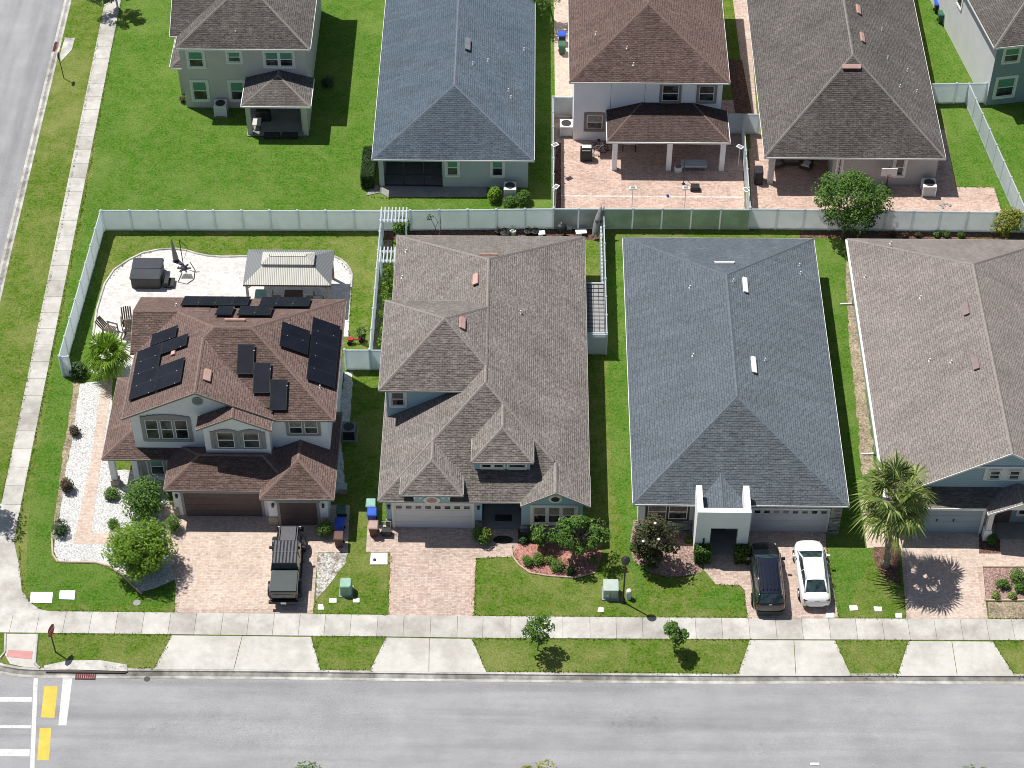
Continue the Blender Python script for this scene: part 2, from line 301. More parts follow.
# ------------------------------------------------------------------ mesh builder
ORG = {}
def V(*a): return Vector(a)
class MB:
    def __init__(s): s.v = []; s.f = []
    def poly(s, pts):
        i = len(s.v); s.v += [Vector(p) for p in pts]; s.f.append(tuple(range(i, i+len(pts)))); return s
    def box(s, x0, x1, y0, y1, z0, z1):
        if x0 > x1: x0, x1 = x1, x0
        if y0 > y1: y0, y1 = y1, y0
        i = len(s.v)
        s.v += [V(x, y, z) for z in (z0, z1) for x, y in ((x0, y0), (x1, y0), (x1, y1), (x0, y1))]
        s.f += [(i, i+3, i+2, i+1), (i+4, i+5, i+6, i+7)] + [(i+k, i+(k+1) % 4, i+4+(k+1) % 4, i+4+k) for k in range(4)]
        return s
    def obox(s, c, sz, rz=0, mat=None):
        t = MB().box(-sz[0]/2, sz[0]/2, -sz[1]/2, sz[1]/2, -sz[2]/2, sz[2]/2)
        mm = mat or Matrix.Rotation(rz, 4, 'Z')
        return s.add(t, Matrix.Translation(Vector(c)) @ mm)
    def add(s, o, m=None):
        i = len(s.v); s.v += [(m @ v if m else v.copy()) for v in o.v]; s.f += [tuple(k+i for k in f) for f in o.f]; return s
    def tube(s, p0, p1, r0, r1=None, n=8, caps=True):
        p0 = Vector(p0); p1 = Vector(p1); r1 = r0 if r1 is None else r1
        d = (p1-p0); q = d.to_track_quat('Z', 'Y'); i = len(s.v)
        for p, r in ((p0, r0), (p1, r1)):
            for k in range(n):
                a = 2*math.pi*k/n; s.v.append(p+q @ V(r*math.cos(a), r*math.sin(a), 0))
        s.f += [(i+k, i+(k+1) % n, i+n+(k+1) % n, i+n+k) for k in range(n)]
        if caps: s.f += [tuple(i+n-1-k for k in range(n)), tuple(i+n+k for k in range(n))]
        return s
    def path(s, pts, rs, n=7):
        for a, b, r0, r1 in zip(pts, pts[1:], rs, rs[1:]): s.tube(a, b, r0, r1, n)
        return s
    def lathe(s, c, prof, n=16):
        c = Vector(c); i = len(s.v)
        for r, z in prof:
            for k in range(n):
                a = 2*math.pi*k/n; s.v.append(c+V(r*math.cos(a), r*math.sin(a), z))
        for j in range(len(prof)-1):
            for k in range(n):
                s.f.append((i+j*n+k, i+j*n+(k+1) % n, i+(j+1)*n+(k+1) % n, i+(j+1)*n+k))
        s.f += [tuple(i+n-1-k for k in range(n)), tuple(i+(len(prof)-1)*n+k for k in range(n))]
        return s
    def ball(s, c, r, sz=1, n=12):
        return s.lathe(c, [(max(.001, r*math.sin(math.pi*k/8)), -r*sz*math.cos(math.pi*k/8)) for k in range(9)], n)
    def prism(s, pts, z0, z1):
        n = len(pts); i = len(s.v)
        area = sum(pts[k][0]*pts[(k+1) % n][1]-pts[(k+1) % n][0]*pts[k][1] for k in range(n))
        if area < 0: pts = pts[::-1]
        s.v += [V(p[0], p[1], z0) for p in pts] + [V(p[0], p[1], z1) for p in pts]
        s.f += [tuple(i+n-1-k for k in range(n)), tuple(i+n+k for k in range(n))] + [(i+k, i+(k+1) % n, i+n+(k+1) % n, i+n+k) for k in range(n)]
        return s
    def slab(s, pts, t):
        """a sloping polygon with thickness t straight down"""
        pts = [Vector(p) for p in pts]
        nrm = (pts[1]-pts[0]).cross(pts[2]-pts[0])
        if nrm.z < 0: pts = pts[::-1]
        n = len(pts); i = len(s.v)
        s.v += pts+[p-V(0, 0, t) for p in pts]
        s.f += [tuple(range(i, i+n)), tuple(i+n+n-1-k for k in range(n))] + [(i+n+k, i+n+(k+1) % n, i+(k+1) % n, i+k) for k in range(n)]
        return s
    def beam(s, a, b, wd, t):
        """flat strip laid along a ridge or hip"""
        a = Vector(a); b = Vector(b); d = (b-a).normalized(); sd = d.cross(V(0, 0, 1)).normalized()*wd/2; up = sd.cross(d).normalized()
        if up.z < 0: up = -up
        i = len(s.v)
        s.v += [a-sd-up*.03, a+up*t, a+sd-up*.03, b-sd-up*.03, b+up*t, b+sd-up*.03]
        s.f += [(i, i+1, i+4, i+3), (i+1, i+2, i+5, i+4), (i, i+2, i+1), (i+3, i+4, i+5)]
        return s
    def build(s, name, mat, parent=None, smooth=False, uvs=True, kind=None):
        o3 = ORG.get(parent.name, V(0, 0, 0)) if parent else V(0, 0, 0)
        me = bpy.data.meshes.new(name)
        me.from_pydata([v-o3 for v in s.v], [], s.f)
        me.materials.append(M[mat])
        if uvs:
            ul = me.uv_layers.new(name='UVMap'); d = [0.0]*(2*len(me.loops)); Z = V(0, 0, 1)
            for p in me.polygons:
                nn = p.normal
                t = Z.cross(nn)
                t = V(1, 0, 0) if t.length < .05 else t.normalized()
                bb = nn.cross(t)
                for li in p.loop_indices:
                    q = s.v[me.loops[li].vertex_index]; d[2*li] = q.dot(t); d[2*li+1] = q.dot(bb)
            ul.data.foreach_set('uv', d)
        if smooth: me.polygons.foreach_set('use_smooth', [True]*len(me.polygons))
        o = bpy.data.objects.new(name, me); COL.objects.link(o)
        if parent: o.parent = parent; ORG[o.name] = o3
        if kind: o['kind'] = kind
        return o
def tag(o, label, cat, group=None):
    o['label'] = label; o['category'] = cat
    if group: o['group'] = group
    return o
def empty(name, loc, label, cat, group=None, local=False, rz=0):
    o = bpy.data.objects.new(name, None); COL.objects.link(o); o.location = loc; o.rotation_euler.z = rz
    o.empty_display_size = .5
    ORG[o.name] = V(0, 0, 0) if local else Vector(loc)
    return tag(o, label, cat, group)
def copy_tree(o, parent=None):
    c = o.copy(); COL.objects.link(c)
    if parent: c.parent = parent
    for ch in list(o.children): copy_tree(ch, c)
    return c
def ground_poly(name, mat, pts, z, kind='structure', jit=0, sub=None, raw=False):
    """flat sheet from photograph points lying on the ground"""
    P = [Vector(p) if raw else at(*p) for p in pts]; P = [V(p.x, p.y, z) for p in P]
    if jit:
        Q = []
        for a, c in zip(P, P[1:]+P[:1]):
            k = max(1, int((c-a).length/(sub or .35)))
            for j in range(k):
                q = a.lerp(c, j/k)
                if j: q += V(random.uniform(-jit, jit), random.uniform(-jit, jit), 0)
                Q.append(q)
        P = Q
    me = MB(); me.prism([(p.x, p.y) for p in P], z-.03, z)
    return me.build(name, mat, None, kind=kind)
# ================================================================== GROUND
g = MB().poly([(-600, -400, -.32), (600, -400, -.32), (600, 800, -.32), (-600, 800, -.32)]).build('ground', 'grass_far', None, kind='structure')
MB().prism([(-400, 58), (400, 58), (400, 71.5), (-400, 71.5)], -.2, -.13).build('road', 'asphalt', None, kind='structure')
MB().prism([(-52, 71.5), (-28, 71.5), (-28, 76), (-34.2, 79), (-34.2, 500), (-52, 500)], -.2, -.13).build('side_street', 'asphalt_side', None, kind='structure')
# kerb line: down the side street, round the corner, along the street
K = [V(-35.75, 500, 0), V(-35.6, 134.2, 0), V(-35.38, 118, 0), V(-35.2, 105, 0), V(-34.85, 92, 0), V(-34.6, 80, 0), V(-34.6, 77.4, 0)]
for k in range(1, 12):
    a = math.pi+math.pi/2*k/12; K.append(V(-27.6+7*math.cos(a), 77.4+6.95*math.sin(a), 0))
K += [V(-27.6, 70.45, 0), V(-15, 70.50, 0), V(-5, 70.46, 0), V(5, 70.46, 0), V(12, 70.48, 0), V(20, 70.6, 0), V(28, 70.66, 0), V(400, 70.8, 0)]
def offs(P, d):
    out = []
    for i, p in enumerate(P):
        a = (P[i]-P[i-1]).normalized() if i else (P[1]-P[0]).normalized()
        c = (P[i+1]-P[i]).normalized() if i < len(P)-1 else a
        t = (a+c).normalized(); out.append(p+V(t.y, -t.x, 0)*d)
    return out
def strip(name, mat, d0, z0, d1, z1, P=K, kind='structure'):
    A = offs(P, d0); B = offs(P, d1); mb = MB()
    for i in range(len(P)-1):
        if z0 == z1 or True:
            mb.poly([(A[i].x, A[i].y, z0), (B[i].x, B[i].y, z1), (B[i+1].x, B[i+1].y, z1), (A[i+1].x, A[i+1].y, z0)])
    return mb
def kerb(P, nm='kerb'):
    a = strip('', '', -.13, .012, .02, .012, P); a.add(strip('', '', .02, .012, .05, -.075, P)); a.build(nm, 'curb', None, kind='structure')
    strip('', '', .05, -.075, .29, -.122, P).build('gutter', 'gutter_dirty', None, kind='structure')
    strip('', '', .29, -.122, .47, -.118, P).build('gutter_edge', 'curb', None, kind='structure')
kerb(K)
lawn = [(p.x, p.y) for p in K] + [(400, 500)]
MB().prism(lawn, -.15, 0).build('lawn', 'grass_front', None, kind='structure')
# far side of the street (just below the frame)
K2 = [V(400, 58.6, 0), V(-400, 58.4, 0)]; kerb(K2, 'kerb_south')
MB().prism([(-400, 58.4), (400, 58.6), (400, 20), (-400, 20)], -.15, 0).build('lawn_south', 'grass_front', None, kind='structure')
# the lusher lawns behind the houses
def area(name, mat, pts, z, **k): return ground_poly(name, mat, pts, z, **k)
area('back_lawn', 'grass_lush', [(126, -60), (88, 200), (52, 378), (30, 505), (26, 567), (29, 590), (44, 606), (168, 606), (186, 590), (110, 480), (98, 212), (560, 209), (560, -60)], .004, jit=.06, sub=.8)
area('east_lawn', 'grass_lush', [(906, -60), (962, 206), (1100, 214), (1100, -60)], .004)
area('side_lawn', 'grass_lush', [(603, 240), (640, 238), (655, 500), (640, 612), (612, 480)], .004)
area('side_lawn_east', 'grass_lush', [(812, 238), (846, 240), (880, 460), (870, 560), (846, 616), (838, 616), (828, 540), (850, 500)], .004)
area('grass_patch', 'grass_lush', [(690, 608), (744, 609), (741, 590), (712, 588)], .006, jit=.05)

# sidewalks as cast slabs with open joints
def walk(name, A, B, ts, z=.028, gap=.02, mat='sidewalk'):
    """A,B: two edges as functions of t -> Vector; ts: joint stations"""
    mb = MB()
    for a, c in zip(ts, ts[1:]):
        p, q, r_, s_ = A(a), A(c), B(c), B(a)
        d = (q-p).normalized()*gap/2
        mb.prism([((p+d).x, (p+d).y), ((q-d).x, (q-d).y), ((r_-d).x, (r_-d).y), ((s_+d).x, (s_+d).y)], z-.05, z)
    return mb.build(name, mat, None, kind='structure')
def pl(pts):
    P = [at(*p) for p in pts]; xs = [p.x for p in P]
    def f(x):
        for a, c in zip(P, P[1:]):
            if x <= c.x or c is P[-1]: return V(x, a.y+(c.y-a.y)*(x-a.x)/(c.x-a.x), 0)
    return f
SB = pl([(0, 609.5), (30, 611.3), (173, 612.8), (240, 613.4), (473, 616.3), (740, 618.3), (1024, 619.4)])
SF = pl([(0, 632.6), (173, 634.4), (240, 635.3), (386, 636.7), (473, 638), (740, 639.4), (1024, 640.4)])
xs = [-60]; 
while xs[-1] < 62: xs.append(xs[-1]+1.52+random.uniform(-.05, .05))
walk('sidewalk', SF, SB, xs)
MB().prism([(-60, SF(-60).y+.03)]+[(x, SF(x).y+.03) for x in range(-33, 40, 4)]+[(60, 73.2), (60, 74.6)]+[(x, SB(x).y-.03) for x in range(39, -34, -4)]+[(-60, 74.5)], 0, .012).build('sidewalk_joint', 'joint', None, kind='structure')
def py(f0, f1): return lambda y: V(f0[0]+(f1[0]-f0[0])*(y-f0[1])/(f1[1]-f0[1]), y, 0)
LR = py((-31.63, 134.2), (-30.55, 84.5)); LL = py((-32.85, 134.2), (-31.75, 84.5))
ys = [76.6]
while ys[-1] < 190: ys.append(ys[-1]+1.52)
walk('side_sidewalk', LR, LL, [y for y in ys if y < 84] + [y for y in ys if y >= 84], .026)
MB().prism([(LL(75).x+.03, 75), (LR(75).x-.03, 75), (LR(189).x-.03, 189), (LL(189).x+.03, 189)], 0, .010).build('side_sidewalk_joint', 'joint', None, kind='structure')
# the wide concrete corner where the two walks meet
area('corner_pavement', 'sidewalk', [(-20, 500), (6, 505), (19, 565), (22, 590), (29, 602), (40, 609.5), (52, 612.0), (48, 616), (-40, 614)], .022)
area('ramp_pavement', 'apron', [(6, 634), (37, 634), (36, 660), (38, 668), (24, 667), (10, 664), (5, 655)], .018)
area('ramp_tactile_strip', 'ramp_pink', [(8, 650), (33, 651.5), (31.5, 659.5), (6.5, 657)], .03)
mb = MB()
for p, q in (((5.5, 634), (5, 652)), ((5, 652), (0, 658)), ((37.5, 635), (35, 664)), ((35, 664), (40, 668))):
    mb.tube(at(*p, .03), at(*q, .03), .07, n=6)
mb.build('ramp_kerb', 'curb', None, kind='structure')
# driveway aprons
for nm, L in (('a', [(172, 635.6), (242, 636.3), (233.5, 669.5), (154, 669.5)]), ('b', [(242.6, 636.3), (311, 637.2), (320.5, 671), (234.1, 669.5)]),
              ('c', [(386, 637.8), (429, 638.6), (428.6, 672), (369.5, 671.8)]), ('d', [(429.6, 638.6), (472, 639.2), (486.5, 673), (429.2, 672)]),
              ('e', [(749.7, 640.4), (793.6, 640.6), (795.6, 676), (737.8, 675.8)]), ('f', [(794.2, 640.6), (835, 640.8), (851, 676), (796.2, 676)]),
              ('g', [(908.5, 641.3), (951.5, 641.5), (957, 676), (897.5, 676)]), ('h', [(952.1, 641.5), (992.6, 641.8), (1014.5, 676), (957.6, 676)])):
    area('driveway_apron', 'apron', L, .02)

# storm drains
def drain(base, mat_pts, label, bars, along):
    t = empty('storm_drain', base, label, 'storm drain', 'storm drains in the gutters')
    MB().prism([tuple(at(*p).xy) for p in mat_pts], -.02, .04).build('inlet_slab', 'curb', t)
    gr = MB(); x0, x1, y0, y1 = bars
    n = 9
    for k in range(n+1):
        if along == 'x': x = x0+(x1-x0)*k/n; gr.box(x-.035, x+.035, y0, y1, -.12, -.085)
        else: y = y0+(y1-y0)*k/n; gr.box(x0, x1, y-.035, y+.035, -.12, -.085)
    if along == 'x': gr.box(x0, x1, y0, y0+.05, -.12, -.08); gr.box(x0, x1, y1-.05, y1, -.12, -.08)
    else: gr.box(x0, x0+.05, y0, y1, -.12, -.08); gr.box(x1-.05, x1, y0, y1, -.12, -.08)
    gr.build('grate', 'rust_red', t)
    return t
c = at(85, 668)
t = drain(c, [(44, 666), (70, 660.5), (100, 660.5), (127, 665), (127, 671.5), (44, 669)], 'curb inlet with rusty red grate beside the crosswalk corner', (at(76, 674).x, at(95, 674).x, 69.9, 70.36), 'x')
MB().box(at(46, 670).x, at(126, 670).x, 70.30, 70.44, -.115, -.01).build('opening', 'trim_dark', t)
c = at(62, 50)
drain(c, [(65, 38), (75, 38.5), (72, 50), (61, 62), (60, 55)], 'curb inlet with rusty red grate on the side street, near its sign post', (-35.95, -35.5, at(60, 50).y, at(60, 41).y), 'y')

# road paint
def paint(pts, mat='road_white', z=-.126): area('road_marking', mat, pts, z)
paint([(-60, 695.2), (32, 695.8), (31, 700.5), (-60, 700)]); paint([(-60, 723.5), (31, 724), (30.5, 727), (-60, 726.2)]); paint([(-60, 747), (29.5, 747.8), (29, 755), (-60, 754)])
paint([(33.3, 677), (37.5, 677), (34, 768), (33, 800), (28.5, 800), (29.5, 768)], 'road_white', -.122)
paint([(62.5, 677), (72, 677), (66, 724), (58, 724)])
paint([(44, 685), (57.5, 685), (54, 716.5), (40.5, 716)], 'yellow_paint'); paint([(39.5, 726.5), (51, 726.5), (48.5, 759), (36.8, 758.5)], 'yellow_paint')

# ------------------------------------------------------------------ yards
area('solar_house_driveway', 'paver_cream', [(174.8, 612.6), (176, 586), (170, 560), (164, 530), (163, 505), (350, 505), (348, 543), (348, 552.5), (318, 552.5), (312.9, 613.8)], .014)
def border(pts, w_=.24, mat='paver_tan', z=.019):
    P = [at(*p) for p in pts]; mb = MB()
    for a, c in zip(P, P[1:]):
        d = (c-a).normalized(); s_ = V(d.y, -d.x, 0)*w_
        mb.poly([V(a.x, a.y, z), V(c.x, c.y, z), V(c.x+s_.x, c.y+s_.y, z), V(a.x+s_.x, a.y+s_.y, z)])
    mb.build('driveway_border', mat, None, kind='structure')
border([(174.8, 612.4), (176, 588)]); border([(317.8, 552.8), (313, 613.4)]); border([(388.6, 615), (390.7, 553)], mat='paver_red'); border([(476, 558.5), (473.3, 615.8)], mat='paver_red')
border([(747.9, 618), (744.4, 590)]); border([(826.2, 548), (837.2, 612)]); border([(906.6, 618.5), (901.2, 549.5)]); border([(980.8, 567), (987.8, 618.5)])
a, c = at(174.8, 612.4), at(312.9, 613.5)
MB().prism([(a.x, a.y), (c.x, c.y), (c.x, c.y+.28), (a.x, a.y+.28)], 0, .018).build('driveway_border', 'paver_tan', None, kind='structure')
area('gravel_patch', 'gravel_mixed', [(318, 553), (348, 553), (346, 563), (333, 580), (322, 593), (316, 600)], .016, jit=.05)
area('teal_house_driveway', 'paver_tan', [(388.4, 615.5), (390.5, 552.5), (366, 552), (367.5, 525), (480, 525), (518, 529), (518, 545), (511, 557), (476, 558), (473.5, 616.3)], .014)
area('teal_house_porch', 'slab_grey', [(483, 529.5), (521.5, 529.5), (520, 500), (484, 500)], .12)
area('modern_house_driveway', 'paver_tan', [(747.8, 618.2), (744.3, 590), (740, 585.5), (716, 584.5), (704, 570), (704, 548), (752, 530), (826, 530), (826, 548), (838, 616.6), (834, 618)], .014)
area('blue_house_driveway', 'paver_cream', [(906.4, 618.8), (901, 549), (896, 537), (889, 547), (867, 548), (860, 500), (875, 500), (985, 520), (1060, 545), (1060, 566.7), (980.8, 566.7), (984, 600), (988, 618.8)], .014)
area('blue_house_porch', 'slab_grey', [(996, 539.5), (1050, 539.5), (1050, 500), (996, 505)], .10)
MB().prism([tuple(at(*p).xy) for p in ((988, 602), (1060, 602), (1060, 618.5), (989, 618.5))], 0, .012).build('dry_grass', 'dirt', None, kind='structure')
# planting beds
area('gravel_bed', 'gravel_white', [(80, 384), (112, 378), (112, 470), (160, 470), (174, 520), (182, 560), (178, 578), (160, 586), (141, 592), (133, 584), (122, 573), (110, 565), (96, 561.5), (58, 560.5), (54, 552), (55, 539), (60, 512), (66, 470), (73, 435)], .010, jit=.04)
area('paver_path', 'paver_cream', [(103, 372), (92, 455), (73.5, 544), (118, 544.5), (140, 544), (140, 532), (91, 533), (101, 462), (113, 380)], .018)
area('dirt_strip', 'dirt', [(74, 380), (81, 384), (73, 437), (66, 470), (60, 512), (55, 539), (51, 539), (57, 500), (63, 450), (70, 410)], .008, jit=.06)
def edge(name, pts, r=.07, mat='edging', z=.04, raw=False):
    P = [(Vector(p) if raw else at(*p)) for p in pts]; mb = MB()
    for a, c in zip(P, P[1:]):
        mb.tube((a.x, a.y, z), (c.x, c.y, z), r, n=6)
    return mb.build(name, mat, None, kind='structure')
edge('bed_edging', [(52, 539), (53, 555), (58, 562), (96, 563), (110, 566.5), (122, 575), (133, 586), (142, 594)])
# H1 back patio
patio = [(91, 350), (97, 309), (104.7, 284), (114, 270), (128, 260.5), (143, 253), (159.4, 249.8), (175, 248.8), (186, 250.5), (196.5, 253.7), (208, 256), (222, 257), (245, 256.6), (300, 256), (334.8, 256.8), (341, 259.5), (346.5, 264.5), (350, 269), (352, 275), (351, 288), (348.4, 336.7), (200, 336), (130, 382), (90, 372)]
area('back_patio', 'paver_white', patio, .014)
edge('patio_border', patio[:20], .10, 'curb', .0)
area('side_gravel', 'gravel_white', [(345, 372), (353, 372), (351, 410), (350, 440), (341, 440), (345, 490), (334, 495), (338, 420)], .012, jit=.06)
# H2 beds
area('red_mulch_bed', 'mulch_red', [(511, 546), (540, 540), (600, 540), (603, 556), (595, 572), (575, 577), (548, 575), (530, 572), (518, 564)], .010, jit=.05)
edge('bed_edging', [(511.5, 546), (513, 557), (519, 565), (530, 573), (548, 576), (575, 578), (595, 573)], .05)
area('front_bed', 'mulch_brown', [(521, 520), (604, 520), (603, 545), (512, 545), (519, 530)], .007)
# H3 beds
area('mulch_bed', 'mulch_pale', [(633, 520), (704, 520), (702, 572), (690, 575), (668, 577), (650, 572), (634, 562), (630, 545)], .010, jit=.05)
area('side_dirt', 'dirt', [(846, 262), (850, 262), (876, 470), (862, 478), (856, 400), (848, 330)], .012, jit=.1)
# H4 beds
area('mulch_bed', 'mulch_brown', [(874, 547), (898, 547), (901, 585), (895, 583), (884, 576), (875, 564)], .016, jit=.04)
area('mulch_bed', 'mulch_brown', [(979, 534), (1000, 534), (1000, 553.7), (979, 553.7)], .018)
area('mulch_bed', 'mulch_pale', [(982, 567), (1060, 567), (1060, 600.5), (985, 600.5)], .018)
edge('bed_edging', [(982, 567), (985, 600.5), (1040, 600.5)], .06); edge('bed_edging', [(1040, 567), (982, 567)], .06)
area('mulch_bed', 'mulch_brown', [(800, 231), (1060, 233), (1060, 240), (800, 238)], .010, jit=.05)
area('rear_bed', 'mulch_brown', [(380, 229), (602, 229), (600, 240), (380, 240)], .010)
area('rear_bed', 'dirt', [(379, 236), (393, 236), (380, 360), (372, 366)], .008)
# HC, HD patios
area('red_patio', 'paver_red', [(552.5, 117), (554, 228), (746, 228), (740, 117), (741, 100), (552, 100)], .014)
area('left_path', 'paver_cream', [(553, -60), (571, -60), (573, 100), (555, 100)], .012)
area('right_path', 'paver_tan', [(725, -60), (743, -60), (757, 115), (748, 115)], .016)
area('dirt_strip', 'mulch_brown', [(727, 60), (742, 60), (752, 113), (735, 113)], .018)
a, c = at(561, 196.5), at(743, 197.5)
MB().box(a.x, c.x, a.y, a.y+.12, 0, .02).build('patio_seam', 'paver_white', None, kind='structure')
area('side_mulch', 'mulch_brown', [(552.5, 143), (561, 143), (561, 228), (554, 228)], .018)
area('red_patio_east', 'paver_red', [(749, 150), (764, 130), (945, 130), (956, 187.5), (994, 187.5), (1002, 212.5), (1004, 229), (753, 229)], .014)
area('right_gap_path', 'paver_red', [(750, 134), (770, 134), (770, 170), (752, 170)], .020)
# HA, HB slabs
P0 = at(250, 134.5); P1 = at(306, 134.5)
area('portico_slab', 'slab_grey', [(247, 136.5), (307, 137), (308, 100), (248, 100)], .08)
area('rear_slab', 'slab_grey', [(366, 196), (372, 186), (487, 188), (486, 197), (388, 197.5), (380, 193)], .05)
# small concrete covers in the lawns
for pts, lab in (([(31, 592.5), (53, 592.5), (52, 603.5), (30, 603)], 'larger white concrete utility cover in the corner lawn'), ([(60, 591), (75.5, 591), (74.5, 600), (59, 599.5)], 'smaller white concrete utility cover in the corner lawn'),
                 ([(329.5, 598.8), (336.5, 598.8), (336.5, 603), (329, 603)], 'pale square cover in grass left of the mint transformer'), ([(353, 598.8), (359.5, 598.8), (359.5, 602.8), (353, 602.8)], 'pale square cover in grass right of the mint transformer'),
                 ([(849, 606), (857, 606), (858, 610.5), (850, 611)], 'left white cover in grass beside the white sedan'), ([(873.5, 607), (881.5, 607.3), (882, 611.7), (875, 611.7)], 'right white cover in grass left of the palm driveway'),
                 ([(895.5, 613.5), (902, 613.5), (902, 618), (895.5, 618)], 'white corner stone by the foot of the palm driveway'), ([(826, 613), (833.5, 613), (834, 618), (826, 618)], 'square concrete stone by the foot of the sedan driveway'),
                 ([(318, 605), (323, 604.5), (324, 610), (318, 610)], 'round pale stone beside the foot of the truck driveway'),
                 ([(598.5, 608), (603.5, 608), (603.5, 612.5), (597.5, 612)], 'small grey cover in grass near the lamp post')):
    cc = at(*pts[0]); P = [tuple(at(*p).xy) for p in pts]
    o = MB().prism(P, 0, .05).build('utility_cover', 'stucco_modern'); tag(o, lab, 'utility cover', 'concrete covers set in the lawns')
o = MB().prism([tuple(at(*p).xy) for p in ((371, 553.5), (387.5, 553.5), (387.5, 565), (370, 565))], 0, .07).build('concrete_pad', 'stucco_modern'); tag(o, 'white square concrete pad with a valve beside the teal house driveway', 'concrete pad')
o = MB().lathe(at(374.5, 560, .07), [(.1, 0), (.1, .05), (.05, .07)], 8).build('valve', 'metal_dark', o)

# ================================================================== ROOFS
def half(P, ax, s, c):
    """keep the part of polygon P where s*coord[ax] <= s*c"""
    out = []
    for i, q in enumerate(P):
        r_ = P[(i+1) % len(P)]; dq = s*(q[ax]-c); dr = s*(r_[ax]-c)
        if dq <= 1e-6: out.append(q)
        if (dq < -1e-6 and dr > 1e-6) or (dq > 1e-6 and dr < -1e-6): out.append(q.lerp(r_, dq/(dq-dr)))
    return out
def clipseg(u, v, ax, s, c):
    if u is None: return None, None
    du, dv = s*(u[ax]-c), s*(v[ax]-c)
    if du > 0 and dv > 0: return None, None
    if du > 0: u = u.lerp(v, du/(du-dv))
    elif dv > 0: v = u.lerp(v, du/(du-dv))
    return u, v
def hip(Rm, Cm, Fm, x0, x1, y0, y1, z, p, ax, e0='h', e1='h', t=.1, skip='', capw=.2, cut=None, clip=(), capf={}, ft=.10):
    """a hip (h) or gable (g) roof over a rectangle; ax = direction of the ridge; cut = (xa, xb, y) notch at the front; clip = half planes kept"""
    cl = list(clip)
    def polys(P):
        for q in cl: P = half(P, *q)
        Q = [P]
        if cut:
            xa, xb, yc = cut
            Q = [half(P, 0, 1, xa), half(P, 0, -1, xb), half(half(half(P, 0, -1, xa), 0, 1, xb), 1, -1, yc)]
        return [q for q in Q if len(q) > 2]
    def segs(u, v, out=V(0, 0, 0)):
        for q in cl: u, v = clipseg(u, v, *q)
        if u is None: return []
        L = [(u, v)]
        if cut:
            xa, xb, yc = cut; L = [clipseg(u, v, 0, 1, xa), clipseg(u, v, 0, -1, xb)]
            a_, b_ = clipseg(u, v, 0, -1, xa); a_, b_ = clipseg(a_, b_, 0, 1, xb); L.append(clipseg(a_, b_, 1, -1, yc))
        return [(a_, b_) for a_, b_ in L if a_ is not None and (a_-b_).length > .02]
    def S_(P):
        for q in polys(P): Rm.slab(q, t)
    c00, c10, c01, c11 = V(x0, y0, z), V(x1, y0, z), V(x0, y1, z), V(x1, y1, z)
    if ax == 'y':
        hw = (x1-x0)/2; xm = (x0+x1)/2; zr = z+p*hw
        a = V(xm, y0+(hw if e0 == 'h' else 0), zr); b = V(xm, y1-(hw if e1 == 'h' else 0), zr)
        S_([c00, a, b, c01]); S_([c10, c11, b, a])
        if e0 == 'h': S_([c00, c10, a])
        if e1 == 'h': S_([c11, c01, b])
        E = [('w', c00, c01), ('e', c10, c11)] + ([('s', c00, c10)] if e0 == 'h' else []) + ([('n', c01, c11)] if e1 == 'h' else [])
        G = ([('s', c00, a), ('s', c10, a)] if e0 == 'g' else []) + ([('n', c01, b), ('n', c11, b)] if e1 == 'g' else [])
        Hh = ([(c00, a), (c10, a)] if e0 == 'h' else []) + ([(c01, b), (c11, b)] if e1 == 'h' else [])
    else:
        hw = (y1-y0)/2; ym = (y0+y1)/2; zr = z+p*hw
        a = V(x0+(hw if e0 == 'h' else 0), ym, zr); b = V(x1-(hw if e1 == 'h' else 0), ym, zr)
        S_([c00, c10, b, a]); S_([c01, a, b, c11])
        if e0 == 'h': S_([c00, a, c01])
        if e1 == 'h': S_([c10, c11, b])
        E = [('s', c00, c10), ('n', c01, c11)] + ([('w', c00, c01)] if e0 == 'h' else []) + ([('e', c10, c11)] if e1 == 'h' else [])
        G = ([('w', c00, a), ('w', c01, a)] if e0 == 'g' else []) + ([('e', c10, b), ('e', c11, b)] if e1 == 'g' else [])
        Hh = ([(c00, a), (c01, a)] if e0 == 'h' else []) + ([(c10, b), (c11, b)] if e1 == 'h' else [])
    n_ = {'w': V(-1, 0, 0), 'e': V(1, 0, 0), 's': V(0, -1, 0), 'n': V(0, 1, 0)}
    for kind_, L in (('E', E), ('G', G)):
        for k, u0, v0 in L:
            if k in skip: continue
            for u, v in segs(u0, v0):
                o = n_[k]*((.012 if k == 'n' else .028) if kind_ == 'E' else .03); d = V(0, 0, 0); mb = MB(); lo_ = V(0, 0, ft+.03); hi_ = V(0, 0, -.004 if kind_ == 'E' else .01)
                mb.v = [u-lo_, v-lo_, v+o-lo_, u+o-lo_, u+hi_, v+hi_, v+o+hi_, u+o+hi_]
                mb.f = [(0, 1, 2, 3), (4, 7, 6, 5), (0, 4, 5, 1), (1, 5, 6, 2), (2, 6, 7, 3), (3, 7, 4, 0)]
                Fm.add(mb)
    if (b-a).length > .05:
        for u, v in segs(a, b): Cm.beam(u, v, capw, .04)
    for i_, (u, v) in enumerate(Hh):
        u = u.lerp(v, capf.get(i_, 0))
        for u, v in segs(u, v): Cm.beam(u, v, capw, .04)
    g0 = .8 if (e0 == 'g' and ax == 'y') else .02
    for q in polys([V(x0+.02, y0+g0, z-.12), V(x1-.02, y0+g0, z-.12), V(x1-.02, y1-.02, z-.12), V(x0+.02, y1-.02, z-.12)]): Fm.poly(q)
    return a, b
